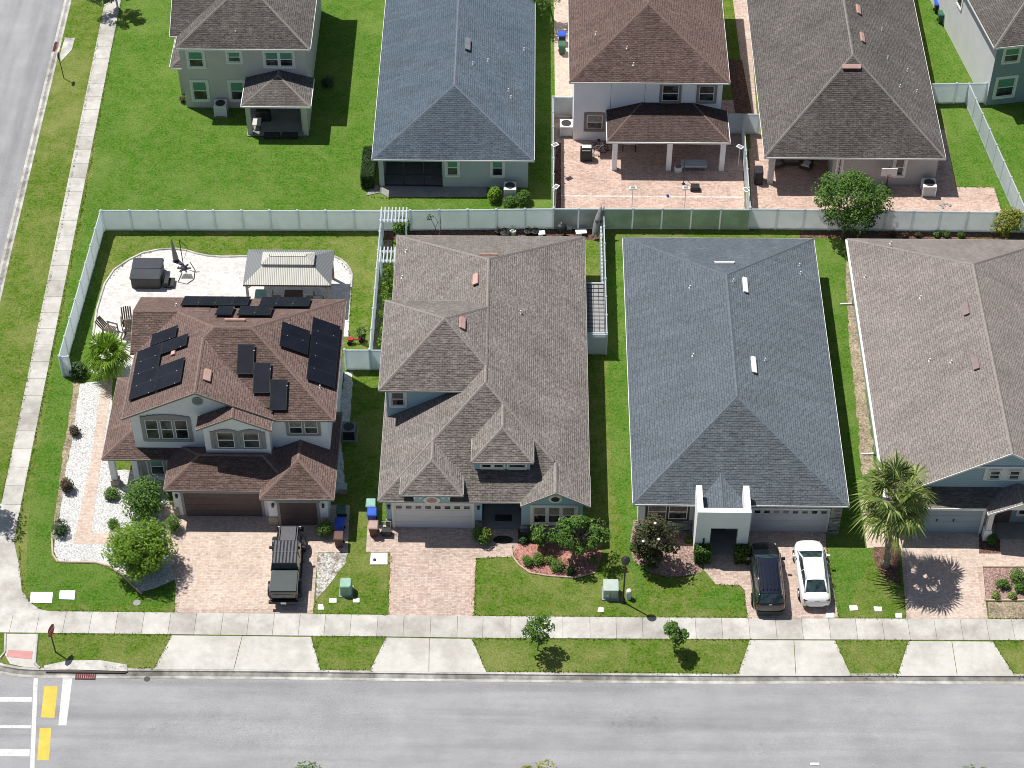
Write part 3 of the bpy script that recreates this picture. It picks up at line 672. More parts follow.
def window(par, x0, x1, z0, z1, y, frame='trim_white', cols=1, fw=.10, pane_fill=0, arch=False, off=None, wallx=None):
    """a window in a wall that faces -y at plane y (or -x at plane wallx)"""
    fr = MB(); pn = MB(); bl = MB(); sa = MB()
    d = -.05
    def bx(mb, a, b, c, e, d0, d1):
        if wallx is None: mb.box(a, b, y+d0, y+d1, c, e)
        else: mb.box(wallx+d0, wallx+d1, a, b, c, e)
    bx(fr, x0-fw, x0, z0-fw, z1+fw, d, .02); bx(fr, x1, x1+fw, z0-fw, z1+fw, d, .02)
    bx(fr, x0+.001, x1-.001, z1, z1+fw*1.1, d-.012, .02); bx(fr, x0-.001-fw*.3, x1+.001+fw*.3, z0-fw, z0, d-.03, .02)
    wd = (x1-x0)/cols
    for k in range(cols):
        a = x0+k*wd
        if k: bx(fr, a-.06, a+.06, z0, z1, d+.004, .02)
        l, r_ = a+(.06 if k else .02), a+wd-(.06 if k < cols-1 else .02)
        zm = (z0+z1)/2
        bx(sa, l, r_, zm-.035, zm+.035, d+.012, .02); bx(sa, l, l+.05, z0+.01, z1-.01, d+.014, .02); bx(sa, r_-.05, r_, z0+.01, z1-.01, d+.014, .02); bx(sa, l+.05, r_-.05, z0+.01, z0+.06, d+.016, .02); bx(sa, l+.05, r_-.05, z1-.06, z1-.01, d+.016, .02)
        bx(pn, l, r_, z0+.01, zm-.03, -.015, .02)
        bx(bl if pane_fill else pn, l, r_, zm+.03, z1-.01, -.02, .02)
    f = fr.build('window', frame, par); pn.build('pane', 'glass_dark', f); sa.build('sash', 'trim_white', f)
    if pane_fill: bl.build('pane_fill' if pane_fill == 1 else 'curtain', 'pane_fill' if pane_fill == 1 else 'curtain', f)
    return f
def lantern(par, x, z, y):
    MB().box(x-.07, x+.07, y-.14, y-.002, z, z+.24).tube((x, y-.08, z+.24), (x, y-.08, z+.33), .06, .01, 6).build('wall_lantern', 'metal_dark', par)
def vent(par, x, y, z, nx, ny, s, mat='vent_tan', w_=.65, l=.32):
    """a low box vent lying on the roof slope; (nx,ny) = downhill direction, s = pitch"""
    n3 = V(nx*s, ny*s, 1).normalized(); t = V(-ny, nx, 0); d = n3.cross(t)
    mm = Matrix((t, d, n3)).transposed().to_4x4(); mm.translation = V(x, y, z)+n3*.06
    mb = MB().obox((0, 0, 0), (w_, l, .10)); mb.obox((0, 0, .06), (w_+.06, l*.8, .03))
    MB().add(mb, mm).build('roof_vent', mat, par)
def pipe(par, x, y, z, mat='trim_white'):
    MB().tube((x, y, z-.1), (x, y, z+.2), .042, n=7).lathe((x, y, z-.02), [(.10, 0), (.045, .07)], 8).build('vent_pipe', mat, par)
def house(name, loc, label, group=None, **k): return empty(name, loc, label, 'house', group, **k)
def parts(par, mat, Rm, Cm, Fm, cap, trim='trim_white'):
    r_ = Rm.build('roof', mat, par); Cm.build('ridge_cap', cap, r_); Fm.build('fascia', trim, r_)
    return r_
def garage(par, x0, x1, z1, y, mat, frame='trim_white', win=0, rows=4, fw=.16):
    mb = MB(); h = (z1-.02)/rows
    for k in range(rows): mb.box(x0+.001, x1-.001, y-.03, y+.02, .02+k*h+.008, .02+(k+1)*h-.008)
    mb.box(x0+.01, x1-.01, y-.018, y+.02, .015, z1-.01)
    d = mb.build('garage_door', mat, par)
    MB().box(x0-fw, x0, y-.06, y+.02, 0, z1).box(x1, x1+fw, y-.06, y+.02, 0, z1).box(x0-fw, x1+fw, y-.065, y+.02, z1+.001, z1+fw).build('frame', frame, d)
    if win:
        wb = MB(); s = (x1-x0)/win
        for k in range(win): wb.box(x0+k*s+.12, x0+(k+1)*s-.12, y-.036, y+.02, z1-h+.14, z1-.14)
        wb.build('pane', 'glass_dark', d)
    return d
def gable_wall(mb, x0, x1, z, p, y0, y1, trim=0):
    """triangular wall under a gable facing -y"""
    xm = (x0+x1)/2; zr = z+p*(x1-x0)/2-.1
    a = [(x0+.32, z+.022), (x1-.32, z+.022), (xm, zr-.02)]
    i = len(mb.v); mb.v += [V(x, y, zz) for y in (y0, y1) for x, zz in a]
    mb.f += [(i, i+1, i+2), (i+5, i+4, i+3), (i, i+3, i+4, i+1), (i+1, i+4, i+5, i+2), (i+2, i+5, i+3, i)]
def column(par, x, y, s, z1, mat='trim_white', base=None, z0=0, bh=.7):
    c = MB().box(x-s/2, x+s/2, y-s/2, y+s/2, z0, z1).box(x-s/2-.05, x+s/2+.05, y-s/2-.05, y+s/2+.05, z1-.15, z1-.02).build('column', mat, par)
    if base: MB().box(x-s/2-.07, x+s/2+.07, y-s/2-.07, y+s/2+.07, z0, z0+bh).build('column_base', base, c)
    return c
# ================================================================== HOUSE WITH SOLAR PANELS
h1 = house('solar_house', (-17.6, 90, 0), 'white two storey house with brown shingle roof carrying black solar panels')
Q = .99453; ZU = 6.1       # plan factor and eave height of the upper storey
W = MB()
W.box(-23.4, -11.7, 84.65, 94.1, 0, ZU+.02)            # main block
W.box(-19.0, -15.12, 83.8, 85.0, 2.6, ZU+.02)         # bay
W.box(-21.0, -15.25, 81.95, 84.8, 0, 2.7); W.box(-15.25, -11.72, 81.3, 84.8, 0, 2.7)
gable_wall(W, -23.9*Q, -14.8*Q, ZU, .5, 84.65, 86); gable_wall(W, -19.42*Q, -14.98*Q, ZU, .5, 83.8, 85.6)
i = len(W.v)   # west gable of the rear wing
W.v += [V(x*Q, y*Q, z+.5) for x in (-23.9, -23) for y, z in ((90.2, 5.5), (95.0, 5.5), (92.6, 6.65))]
W.f += [(i, i+2, i+1), (i+3, i+4, i+5), (i, i+3, i+5, i+2), (i+1, i+2, i+5, i+4)]
walls = W.build('wall', 'stucco_white', h1)
Rm, Cm, Fm = MB(), MB(), MB()
hip(Rm, Cm, Fm, -23.9*Q, -11.26*Q, 84.7*Q, 95.07*Q, ZU, .5, 'x', cut=(-23.9*Q, -14.9*Q, 84.9), capf={0: .08})
hip(Rm, Cm, Fm, -23.93*Q, -14.77*Q, 84.69*Q, 89.2*Q, ZU+.005, .5, 'y', 'g', 'g', skip='en')
hip(Rm, Cm, Fm, -19.42*Q, -14.98*Q, 83.86*Q, 87*Q, ZU, .5, 'y', 'g', 'g', skip='n', clip=((1, 1, 84.5),))
hip(Rm, Cm, Fm, -24.15*Q, -19.5*Q, 90.1*Q, 95.11*Q, ZU+.015, .5, 'x', 'g', 'g', skip='es')
hip(Rm, Cm, Fm, -25.4, -19.8, 83.98, 90.8, 2.8, .48, 'y', 'h', 'h')
hip(Rm, Cm, Fm, -21.39, -13.6, 81.54, 85.5, 2.8, .5, 'x', 'h', 'h', skip='e')
hip(Rm, Cm, Fm, -15.62, -11.22, 80.9, 88, 2.83, .5, 'y', 'h', 'h')
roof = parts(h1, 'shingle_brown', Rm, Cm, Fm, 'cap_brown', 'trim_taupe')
# windows
w1 = window(h1, -22.62, -20.05, 3.95, 5.60, 84.65, 'trim_grey', 3, .22)
w2 = window(h1, -18.25, -17.2, 4.12, 5.5, 83.8, 'trim_grey', 1, .13); w3 = window(h1, -16.7, -15.7, 4.12, 5.5, 83.8, 'trim_grey', 1, .13)
MB().box(-17.05, -16.86, 83.75, 83.82, 4.1, 5.55).build('shutter', 'trim_grey', h1); MB().box(-18.62, -18.4, 83.75, 83.82, 4.1, 5.55).build('shutter', 'trim_grey', h1); MB().box(-15.55, -15.35, 83.75, 83.82, 4.1, 5.55).build('shutter', 'trim_grey', h1)
for xa_, xb_ in ((-18.3, -17.1), (-16.75, -15.6)):
    mb = MB()
    for k in range(6): u = (k+.5)/6*2-1; mb.box(xa_+(xb_-xa_)*k/6, xa_+(xb_-xa_)*(k+1)/6, 83.74, 83.82, 5.55, 5.6+.16*(1-u*u))
    mb.build('window_arch', 'trim_grey', h1)
MB().box(-18.6, -15.4, 83.70, 83.82, 4.0, 4.09).build('sill', 'trim_white', h1)
window(h1, -14.05, -12.3, 4.5, 5.6, 84.65, 'trim_grey', 2, .16, 2)
for xx, zz in ((-21.35, 5.88), ):
    mb = MB()
    for k in range(8):
        u0 = -1.45+2.9*k/8; u1 = -1.45+2.9*(k+1)/8
        f = lambda u: .22*(1-(u/1.45)**2)
        mb.box(xx+u0, xx+u1, 84.57, 84.65, zz-.12, zz-.02+f((u0+u1)/2))
    mb.build('window_arch', 'trim_grey', w1)
mb = MB().tube((-19.25, 84.58, 7.25), (-19.25, 84.66, 7.25), .32, n=24); gv = mb.build('gable_vent', 'trim_grey', h1)
mb = MB()
for k in range(5): mb.box(-19.25-.22, -19.25+.22, 84.56, 84.6, 7.05+k*.09, 7.09+k*.09)
mb.build('louvre', 'utility_grey', gv)
# porch on the left
for xx in (-25.0, -23.6): column(h1, xx, 84.5, .36, 2.66, 'stucco_white', 'base_tan', 0, .5)
MB().box(-25.18, -21.0, 84.3, 84.62, 2.35, 2.66).build('porch_beam', 'stucco_white', h1)
window(h1, -22.75, -21.9, .7, 2.2, 84.65, 'trim_grey', 1, .12, 1)
MB().box(-23.28, -23.0, 84.59, 84.66, .6, 2.3).build('shutter', 'trim_grey', h1); MB().box(-21.68, -21.38, 84.59, 84.66, .6, 2.3).build('shutter', 'trim_grey', h1)
# garages
garage(h1, -20.35, -15.75, 2.15, 81.95, 'door_brown', 'trim_grey'); garage(h1, -14.55, -12.35, 2.1, 81.3, 'door_brown', 'trim_grey')
def arch(x0, x1, z, y, rise, th, mat, par, nm='arch_trim'):
    mb = MB(); n = 10; xm = (x0+x1)/2; hw = (x1-x0)/2
    for k in range(n):
        a = x0+(x1-x0)*k/n; b = x0+(x1-x0)*(k+1)/n; f = lambda x: rise*(1-((x-xm)/hw)**2)
        i = len(mb.v); q = [(a, z+f(a)), (b, z+f(b)), (b, z+f(b)+th), (a, z+f(a)+th)]
        mb.v += [V(x, yy, zz) for yy in (y-.08, y) for x, zz in q]
        mb.f += [(i, i+1, i+2, i+3), (i+7, i+6, i+5, i+4)]+[(i+j, i+4+j, i+4+(j+1) % 4, i+(j+1) % 4) for j in range(4)]
    mb.build(nm, mat, par)
arch(-20.6, -15.5, 2.2, 81.93, .16, .14, 'trim_grey', h1); arch(-14.8, -12.1, 2.15, 81.28, .22, .14, 'trim_grey', h1)
MB().box(-15.3, -14.75, 81.22, 81.3, 0, .75).box(-21.05, -20.75, 81.88, 81.96, 0, .75).box(-12.1, -11.68, 81.22, 81.3, 0, .75).build('wall_base', 'base_tan', h1)
MB().box(-18.2, -17.9, 81.84, 81.9, 2.42, 2.62).build('keystone', 'trim_grey', h1)
lantern(h1, -20.75, 1.75, 81.95); lantern(h1, -14.95, 1.75, 81.3); lantern(h1, -11.95, 1.75, 81.3)
def plane_pt(px, py, f):
    lo, hi = 1., 14.
    for _ in range(40):
        mz = (lo+hi)/2; q = at(px, py, mz)
        if mz < f(q.x, q.y): lo = mz
        else: hi = mz
    return q
fE = lambda x, y: ZU+.5*(-14.77*Q-x); fN = lambda x, y: ZU+.5*(95.11*Q-y); fW = lambda x, y: ZU+.5*(x+23.93*Q); fS = lambda x, y: ZU+.5*(y-84.7*Q)
q = plane_pt(207, 376, fE); vent(h1, q.x, q.y, q.z, 1, 0, .5, 'vent_tan', .85, .45)
q = plane_pt(235, 321, fN); vent(h1, q.x, q.y, q.z, 0, 1, .5, 'vent_tan', 1.2, .28)
q = plane_pt(174, 353, fW); vent(h1, q.x, q.y, q.z, -1, 0, .5, 'vent_tan', .4, .3)
for p_, f_ in (((176.5, 306), fN), ((270.5, 311), fN)): q = plane_pt(*p_, f_); pipe(h1, q.x, q.y, q.z)
q = plane_pt(320, 387.5, lambda x, y: ZU+.5*(-11.26*Q-x)); pipe(h1, q.x, q.y, q.z)
# solar panels, each one a module flush with its slope
PW, PL = .99, 1.70
def module(cx, cy, nx, ny, plane_z, rot, a_, b_):
    """(nx,ny) downhill; a_ size across the slope, b_ size down the slope (along the surface)"""
    s = .5; n3 = V(nx*s, ny*s, 1).normalized(); t = V(-ny, nx, 0); d = n3.cross(t)
    mm = Matrix((t, d, n3)).transposed().to_4x4(); mm.translation = V(cx*Q, cy*Q, plane_z+.5)+n3*.16
    p = MB().add(MB().obox((0, 0, 0), (a_-.02, b_-.02, .04)), mm).build('solar_panel', 'solar', h1)
    mb = MB()
    for sx in (-1, 1): mb.obox((sx*(a_/2-.03), 0, -.006), (.035, b_-.005, .06))
    for sy in (-1, 1): mb.obox((0, sy*(b_/2-.03), -.006), (a_-.005, .035, .06))
    mb.obox((-.25, b_/2-.02, -.01), (.05, .05, .09)); mb.obox((.25, -b_/2+.02, -.01), (.05, .05, .09))
    MB().add(mb, mm).build('frame', 'solar_frame', p)
    MB().add(MB().obox((a_/2-.03, b_*.28, .03), (.06, .05, .03)), mm).build('clamp', 'metal_silver', p)
    if (cx+cy) % 1 > .5: MB().add(MB().obox((-a_/2+.03, -b_*.27, .03), (.06, .05, .03)), mm).build('clamp', 'metal_silver', p)
cs = 1/math.sqrt(1.25)
# west slope z = 5.6+.5*(x+23.9)
def wz(x): return 5.6+.5*(x+23.93)
MW, ML = 1.03, 1.83
for k in range(4): module(-22.75, 86.39+k*1.03, -1, 0, wz(-22.75), 0, MW, ML)
module(-21.95, 90.56, -1, 0, wz(-21.95), 0, MW, ML); module(-21.12, 89.45, -1, 0, wz(-21.12), 0, MW, ML)
for k in range(2): module(-21.10, 86.39+k*1.03, -1, 0, wz(-21.10), 0, MW, ML)
def ez(x): return 5.6+.5*(-11.26-x)
for k in range(5): module(-12.32, 87.6+k*1.06, 1, 0, ez(-12.32), 0, 1.06, ML)
for k in range(2): module(-14.03, 89.53+k*1.03, 1, 0, ez(-14.03), 0, MW, ML)
def sz(y): return 5.6+.5*(y-84.7)
for x_, y_ in ((-16.73, 88.03), (-15.7, 87.0), (-14.66, 86.07)): module(x_, y_, 0, -1, sz(y_), 0, MW, 1.9)
def nz(y): return 5.6+.5*(95.12-y)
for k in range(4): module(-20.85+k*1.04, 94.06, 0, 1, nz(94.06), 0, MW, ML)
for k in range(3): module(-16.0+k*1.03, 94.02, 0, 1, nz(94.02), 0, MW, ML)
for x_ in (-18.45, -17.1, -16.07): module(x_, 92.32, 0, 1, nz(92.32), 0, MW, 1.78)

# ================================================================== TEAL HOUSE
h2 = house('teal_house', (-2.4, 92.5, 0), 'teal house with taupe shingle roof, white garage door and triple front window')
W = MB()
W.box(-8.2, -2.5, 81.2, 103.8, 0, 2.68); W.box(-.15, 3.5, 80.95, 103.8, 0, 2.68); W.box(-2.5, -.15, 83.1, 103.8, 0, 2.68)
W.box(-8.4, -2.5, 87.5, 94.6, 2.5, 5.6)
W.box(-2.95, .35, 82.55, 84.5, 2.7, 4.72); W.box(-6.5, -4.35, 80.80, 83, 2.78, 3.52)
gable_wall(W, -.2, 3.9, 2.66, .59, 80.95, 82)
W.build('wall', 'stucco_blue', h2)
Rm, Cm, Fm = MB(), MB(), MB()
hip(Rm, Cm, Fm, -8.62, 3.9, 80.86, 104.22, 2.8, .59, 'y', cut=(-.12, 3.9, 80.98), capf={1: .34})
hip(Rm, Cm, Fm, -8.8, -.96, 87.12, 94.96, 5.685, .59, 'y', 'h', 'h', skip='e', clip=((0, 1, -2.3),))
hip(Rm, Cm, Fm, -3.13, .55, 82.27, 86.1, 4.73, .59, 'y', 'h', 'g', skip='n')
hip(Rm, Cm, Fm, -7.30, -3.57, 80.68, 85, 3.56, .59, 'y', 'h', 'g', skip='n')
hip(Rm, Cm, Fm, -.2, 3.92, 80.55, 82.95, 2.812, .59, 'y', 'g', 'g', skip='n')
parts(h2, 'shingle_taupe', Rm, Cm, Fm, 'cap_taupe', 'fascia_dull')
window(h2, -8.1, -7.3, 4.0, 5.15, 87.5, 'trim_white', 1, .15)
window(h2, -2.55, -1.2, 3.95, 4.6, 82.55, 'trim_white', 2, .08); window(h2, -.95, .1, 3.95, 4.6, 82.55, 'trim_white', 1, .08)
window(h2, .55, 3.05, .85, 2.3, 80.95, 'trim_white', 3, .17, 2)
mb = MB().lathe((0, 0, 0), [(.52, 0), (.52, .06), (.38, .07)], 28)
mm = Matrix.Translation(V(-5.43, 80.80, 3.02)) @ Matrix.Rotation(R(90), 4, 'X') @ Matrix.Diagonal((.95, .62, 1, 1))
o = MB().add(mb, mm).build('oval_vent', 'trim_white', h2)
MB().add(MB().lathe((0, 0, .05), [(.33, 0), (.33, .04)], 24).lathe((0, 0, .06), [(.05, 0), (.05, .05)], 8), mm).build('vent_screen', 'vent_tan', o)
mb = MB().lathe((0, 0, 0), [(.42, 0), (.42, .06), (.3, .07)], 24)
mm = Matrix.Translation(V(1.85, 80.94, 3.05)) @ Matrix.Rotation(R(90), 4, 'X') @ Matrix.Diagonal((1, .85, 1, 1))
o = MB().add(mb, mm).build('oval_vent', 'trim_white', h2)
MB().add(MB().lathe((0, 0, .05), [(.25, 0), (.25, .03)], 20), mm).build('vent_screen', 'metal_dark', o)
for xx in (-6.45, -6.1, -4.75, -4.42): MB().box(xx-.04, xx+.04, 80.62, 80.80, 3.28, 3.44).build('bracket', 'trim_white', h2)
garage(h2, -7.72, -3.1, 2.15, 81.2, 'door_white', 'trim_white', 8)
MB().box(-8.26, -7.9, 81.12, 81.26, 0, .7).box(-2.92, -2.46, 81.12, 81.26, 0, .7).box(-.2, 3.56, 80.87, 80.96, 0, .62).build('stone_base', 'stone_veneer', h2)
lantern(h2, -8.03, 1.8, 81.2); lantern(h2, -2.7, 1.8, 81.2)
d = MB().box(-1.15, -.25, 83.03, 83.1, .12, 2.2).build('door', 'door_brown', h2); MB().ball((-1.07, 82.99, 1.1), .04).build('handle', 'metal_silver', d)
window(h2, -2.25, -1.45, .9, 2.2, 83.1, 'trim_white', 1, .1)
vent(h2, at(476, 280, 6.3).x, at(476, 280, 6.1).y, 6.12, -1, 0, .59, 'vent_tan', .9, .4); q = at(462, 325, 7.3); vent(h2, q.x, q.y, 2.8+.59*(3.9-q.x)+.02, 1, 0, .59, 'vent_tan', .9, .4); q = at(488, 253.5, 6.1); vent(h2, q.x, q.y, 2.8+.59*(104.22-q.y), 0, 1, .59, 'vent_tan', 1.1, .25)
for q in ((-7.9, 102.1, 3.25), (-8.05, 99.7, 3.15), (-.3, 94.3, 5.3)): pipe(h2, *q)

# ================================================================== MODERN HOUSE
h3 = house('modern_house', (12.8, 92.5, 0), 'single storey house with slate hip roof and tall white square portal at the entrance')
W = MB(); W.box(6.85, 18.75, 81.2, 103.8, 0, 2.68); W.build('wall', 'stucco_pale', h3)
Rm, Cm, Fm = MB(), MB(), MB()
hip(Rm, Cm, Fm, 6.43, 19.17, 80.77, 104.2, 2.8, .41, 'y')
hip(Rm, Cm, Fm, 10.46, 12.86, 79.57, 83.0, 2.95, .48, 'y', 'g', 'g', skip='nsew', capw=.14)
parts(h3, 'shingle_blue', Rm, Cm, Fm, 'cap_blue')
P_ = MB(); P_.box(10.1, 10.45, 79.56, 81.3, 0, 3.94).box(12.87, 13.22, 79.56, 81.3, 0, 3.94)
P_.box(10.1, 10.97, 79.22, 79.56, 0, 3.94).box(12.57, 13.22, 79.22, 79.56, 0, 3.94).box(10.97, 12.57, 79.22, 79.56, 2.5, 3.94)
P_.build('portal', 'stucco_modern', h3)
MB().box(10.45, 12.87, 79.56, 81.2, 0, .06).box(10.97, 12.57, 79.22, 79.56, 0, .06).build('porch_floor', 'slab_grey', h3)
d = MB().box(11.2, 12.1, 81.12, 81.2, .06, 2.2).build('door', 'door_brown', h3)
MB().box(12.15, 12.6, 81.12, 81.19, .5, 2.2).build('side_light', 'pane_fill', h3)
MB().box(10.55, 10.66, 79.19, 79.22, 1.0, 1.6).build('house_number', 'metal_dark', h3)
window(h3, 7.35, 9.75, 1.0, 2.35, 81.2, 'metal_dark', 2, .1)
for B_ in ((7.25, 10.1, 81.08, 81.2, 0, .85), (13.22, 18.2, 81.1, 81.2, 2.3, 2.64), (18.2, 18.85, 80.92, 81.3, 0, 2.64), (13.22, 13.5, 81.1, 81.2, 0, 2.3)): MB().box(*B_).build('stone_veneer', 'stone_veneer', h3)
MB().box(6.80, 7.2, 81.12, 81.3, 0, 2.64).build('corner_pilaster', 'stucco_modern', h3)
garage(h3, 13.6, 18.1, 2.1, 81.12, 'door_grey', 'trim_white', 8, 4, .09)
q = at(724.5, 262, 4.8); vent(h3, q.x, q.y, 2.8+.41*(104.2-q.y), 0, 1, .41, 'trim_white', 1.25, .22); vent(h3, 13.95, 97.3, 4.95, 1, 0, .41, 'trim_white', 1.3, .32); vent(h3, 14.0, 90.2, 4.95, 1, 0, .41, 'trim_white', 1.3, .32)
for q in ((10.5, 97.6), (10.4, 91.5), (14.8, 91.0), (17.9, 101.0), (17.9, 100.2), (13.2, 97.4)):
    pipe(h3, q[0], q[1], 2.8+.41*min(q[0]-6.43, 19.17-q[0]), 'trim_white')

# ================================================================== BLUE GABLE HOUSE (right)
h4 = house('blue_house', (28.2, 92.5, 0), 'blue sided gable house with taupe roof and grey-blue garage behind the palm')
W = MB(); W.box(21.8, 34.6, 81.95, 103.8, 0, 2.68); W.box(21.8, 27.75, 81.15, 82, 0, 2.68); W.build('wall', 'stucco_teal', h4)
G = MB(); gable_wall(G, 21.4, 34.96, 2.66, .6, 81.95, 83); G.build('gable', 'siding_blue', h4)
Rm, Cm, Fm = MB(), MB(), MB()
hip(Rm, Cm, Fm, 21.4, 34.96, 81.4, 104.23, 2.8, .6, 'y', 'g', 'h')
# skirt roof over the garage
Rm.slab([(21.5, 80.78, 2.7), (27.3, 80.78, 2.7), (28.3, 81.98, 3.3), (21.5, 81.98, 3.3)], .1); Fm.box(21.5, 27.25, 80.72, 80.77, 2.54, 2.72)
hip(Rm, Cm, Fm, 27.3, 31.0, 80.3, 83, 2.72, .5, 'y', 'g', 'g', skip='n', capw=.15)
Rm.slab([(30.9, 80.9, 2.7), (34.9, 80.9, 2.7), (34.9, 81.98, 3.25), (30.9, 81.98, 3.25)], .1)
parts(h4, 'shingle_taupe_light', Rm, Cm, Fm, 'cap_taupe')
G = MB(); gable_wall(G, 27.35, 30.95, 2.72, .5, 80.62, 81); G.build('porch_gable', 'stucco_white', h4)
MB().box(27.0, 29.4, 81.88, 81.97, 3.95, 5.0).build('window_surround', 'trim_white', h4)
window(h4, 27.3, 27.95, 4.1, 4.85, 81.87, 'trim_white', 1, .06); window(h4, 28.45, 29.1, 4.1, 4.85, 81.87, 'trim_white', 1, .06)
MB().box(25.6, 30.7, 81.87, 81.94, 5.02, 5.16).build('gable_band', 'trim_white', h4)
garage(h4, 22.95, 27.25, 2.15, 81.15, 'door_blue', 'trim_white', 0)
for sx in (24.6, 25.6): MB().box(sx-.04, sx+.04, 81.08, 81.13, 1.1, 1.3).build('handle', 'metal_dark', h4)
column(h4, 27.65, 80.75, .3, 2.55, 'trim_white', 'stucco_white', 0, .9); column(h4, 30.7, 80.75, .3, 2.55, 'trim_white', 'stucco_white', 0, .9)
d = MB().box(28.3, 29.2, 81.9, 81.97, .1, 2.2).build('door', 'door_brown', h4)
window(h4, 29.6, 30.4, .8, 2.2, 81.95, 'trim_white', 1, .08)

for p in ((966, 310), (976, 364)): q = at(*p, 6.3); vent(h4, q.x, q.y, 2.8+.6*(q.x-21.4), -1, 0, .6, 'vent_mauve', 1.0, .4)

for p, z_ in (((865, 278), 3.6), ((920.5, 298), 5), ((929.5, 361), 5), ((951, 363), 5.8), ((891, 242), 3.6)): q = at(*p, z_); q = at(*p, 2.8+.6*(q.x-21.4)); pipe(h4, q.x, q.y, 2.8+.6*(q.x-21.4))
gu = MB().box(21.28, 21.38, 81.5, 104.2, 2.62, 2.76); gu.build('gutter', 'trim_white', h4)
for y_ in (100.8, 87.4): MB().tube((21.7, y_, 2.6), (21.7, y_, .1), .05).tube((21.7, y_, .1), (20.9, y_, .05), .06).build('downspout', 'trim_white', h4)

# ================================================================== NW GREY TWO STOREY
ha = house('grey_house', (-20.6, 126, 0), 'grey two storey house with charcoal roof and small hipped portico in open lawn')
W = MB(); W.box(-24.95, -15.95, 121.05, 133, 0, 5.62); W.box(-25.55, -24.95, 122.6, 131, 0, 2.7); W.box(-25.3, -24.95, 122.6, 128, 2.6, 5.6)
W.build('wall', 'stucco_warm', ha)
Rm, Cm, Fm = MB(), MB(), MB()
hip(Rm, Cm, Fm, -25.2, -15.5, 120.7, 133.5, 5.6, .5, 'y')
a_, r_ = V(-17.93, 120.45, 3.52), V(-17.93, 121.06, 3.52)
for P in ([(-20.4, 117.75, 2.8), (-15.45, 117.75, 2.8), a_], [(-20.4, 117.75, 2.8), a_, r_, (-20.4, 121.06, 2.8)], [(-15.45, 117.75, 2.8), (-15.45, 121.06, 2.8), r_, a_]): Rm.slab(P, .1)
Cm.beam((-20.4, 117.75, 2.8), a_, .2, .04); Cm.beam((-15.45, 117.75, 2.8), a_, .2, .04); Cm.beam(a_, r_, .2, .04)
Fm.box(-20.43, -15.42, 117.70, 117.75, 2.66, 2.79).box(-20.45, -20.4, 117.75, 121, 2.66, 2.79).box(-15.45, -15.4, 117.75, 121, 2.66, 2.79).box(-20.38, -15.47, 117.78, 121, 2.66, 2.68)
hip(Rm, Cm, Fm, -25.7, -21, 122.1, 127.6, 5.62, .5, 'x', 'g', 'g', skip='e')
hip(Rm, Cm, Fm, -26.05, -24, 122.1, 131, 2.8, .5, 'y', 'h', 'h', skip='e', clip=((0, 1, -24.97),))
parts(ha, 'shingle_charcoal', Rm, Cm, Fm, 'cap_charcoal')
for xx in (-20.0, -15.95): column(ha, xx, 118.1, .34, 2.66, 'stucco_warm')
MB().box(-16.25, -15.78, 118.2, 121.3, 0, 2.66).build('porch_wall', 'stucco_warm', ha)
window(ha, -24.35, -23.3, 3.75, 5.1, 121.05, cols=1, pane_fill=1, fw=.16); window(ha, -21.5, -20.6, 4.2, 5.1, 121.05, pane_fill=1, fw=.16); window(ha, -18.85, -16.85, 3.85, 5.1, 121.05, cols=2, pane_fill=1, fw=.16)
window(ha, -24.35, -23.3, .75, 2.4, 121.05, pane_fill=1, fw=.16); window(ha, -21.6, -20.6, .75, 2.4, 121.05, pane_fill=1, fw=.16)
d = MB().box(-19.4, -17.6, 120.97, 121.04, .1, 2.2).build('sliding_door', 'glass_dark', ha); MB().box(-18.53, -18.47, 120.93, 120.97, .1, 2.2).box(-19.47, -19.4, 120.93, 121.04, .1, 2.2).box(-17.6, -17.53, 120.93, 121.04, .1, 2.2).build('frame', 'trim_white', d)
pipe(ha, -20.9, 121.9, 6.1); pipe(ha, -20.5, 124.5, 7.4)

# ================================================================== NORTH SLATE ROOF HOUSE
hb = house('slate_house', (-5, 123, 0), 'single storey grey-walled house with steel blue hip roof beside the open lawn')
W = MB(); W.box(-5.9, .1, 112.4, 138, 0, 2.68); W.box(-10.3, -5.9, 115.2, 138, 0, 2.68)
W.box(-10.35, -10.0, 112.4, 115.2, 0, 2.68); W.build('wall', 'stucco_greyblue', hb)
Rm, Cm, Fm = MB(), MB(), MB()
hip(Rm, Cm, Fm, -10.75, .52, 112.0, 139, 2.8, .38, 'y')
parts(hb, 'shingle_slate', Rm, Cm, Fm, 'cap_slate')
window(hb, at(446.5, 170, 1.9).x, at(458, 170, 1.9).x, 1.1, 2.5, 112.4, pane_fill=1, fw=.14); window(hb, at(492, 170, 1.9).x, at(503, 170, 1.9).x, 1.1, 2.5, 112.4, pane_fill=1, fw=.14)
mb = MB()
MB().box(-10.0, -5.9, 112.5, 115.2, 0, .06).build('porch_floor', 'vent_grey', hb)
for xx in (-9.98, -8.6, -7.2, -5.93): mb.box(xx-.03, xx+.03, 112.42, 112.48, .05, 2.62)
mb.box(-10, -5.9, 112.42, 112.48, .05, .12).box(-10, -5.9, 112.42, 112.48, 1.0, 1.05).build('screen_frame', 'metal_dark', hb)
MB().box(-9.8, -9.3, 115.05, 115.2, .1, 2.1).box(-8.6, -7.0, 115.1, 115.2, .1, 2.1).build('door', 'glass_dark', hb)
vent(hb, at(467.5, 45, 4.7).x, at(467.5, 45, 4.7).y, 4.72, 1, 0, .38, 'vent_grey', 1.3, .4)
for p in ((524, 50), (488, 61), (508.5, 91), (511, 98), (473, 64)):
    q = at(*p, 4); q = at(*p, 2.8+.38*(.52-q.x)); pipe(hb, q.x, q.y, 2.8+.38*(.52-q.x))

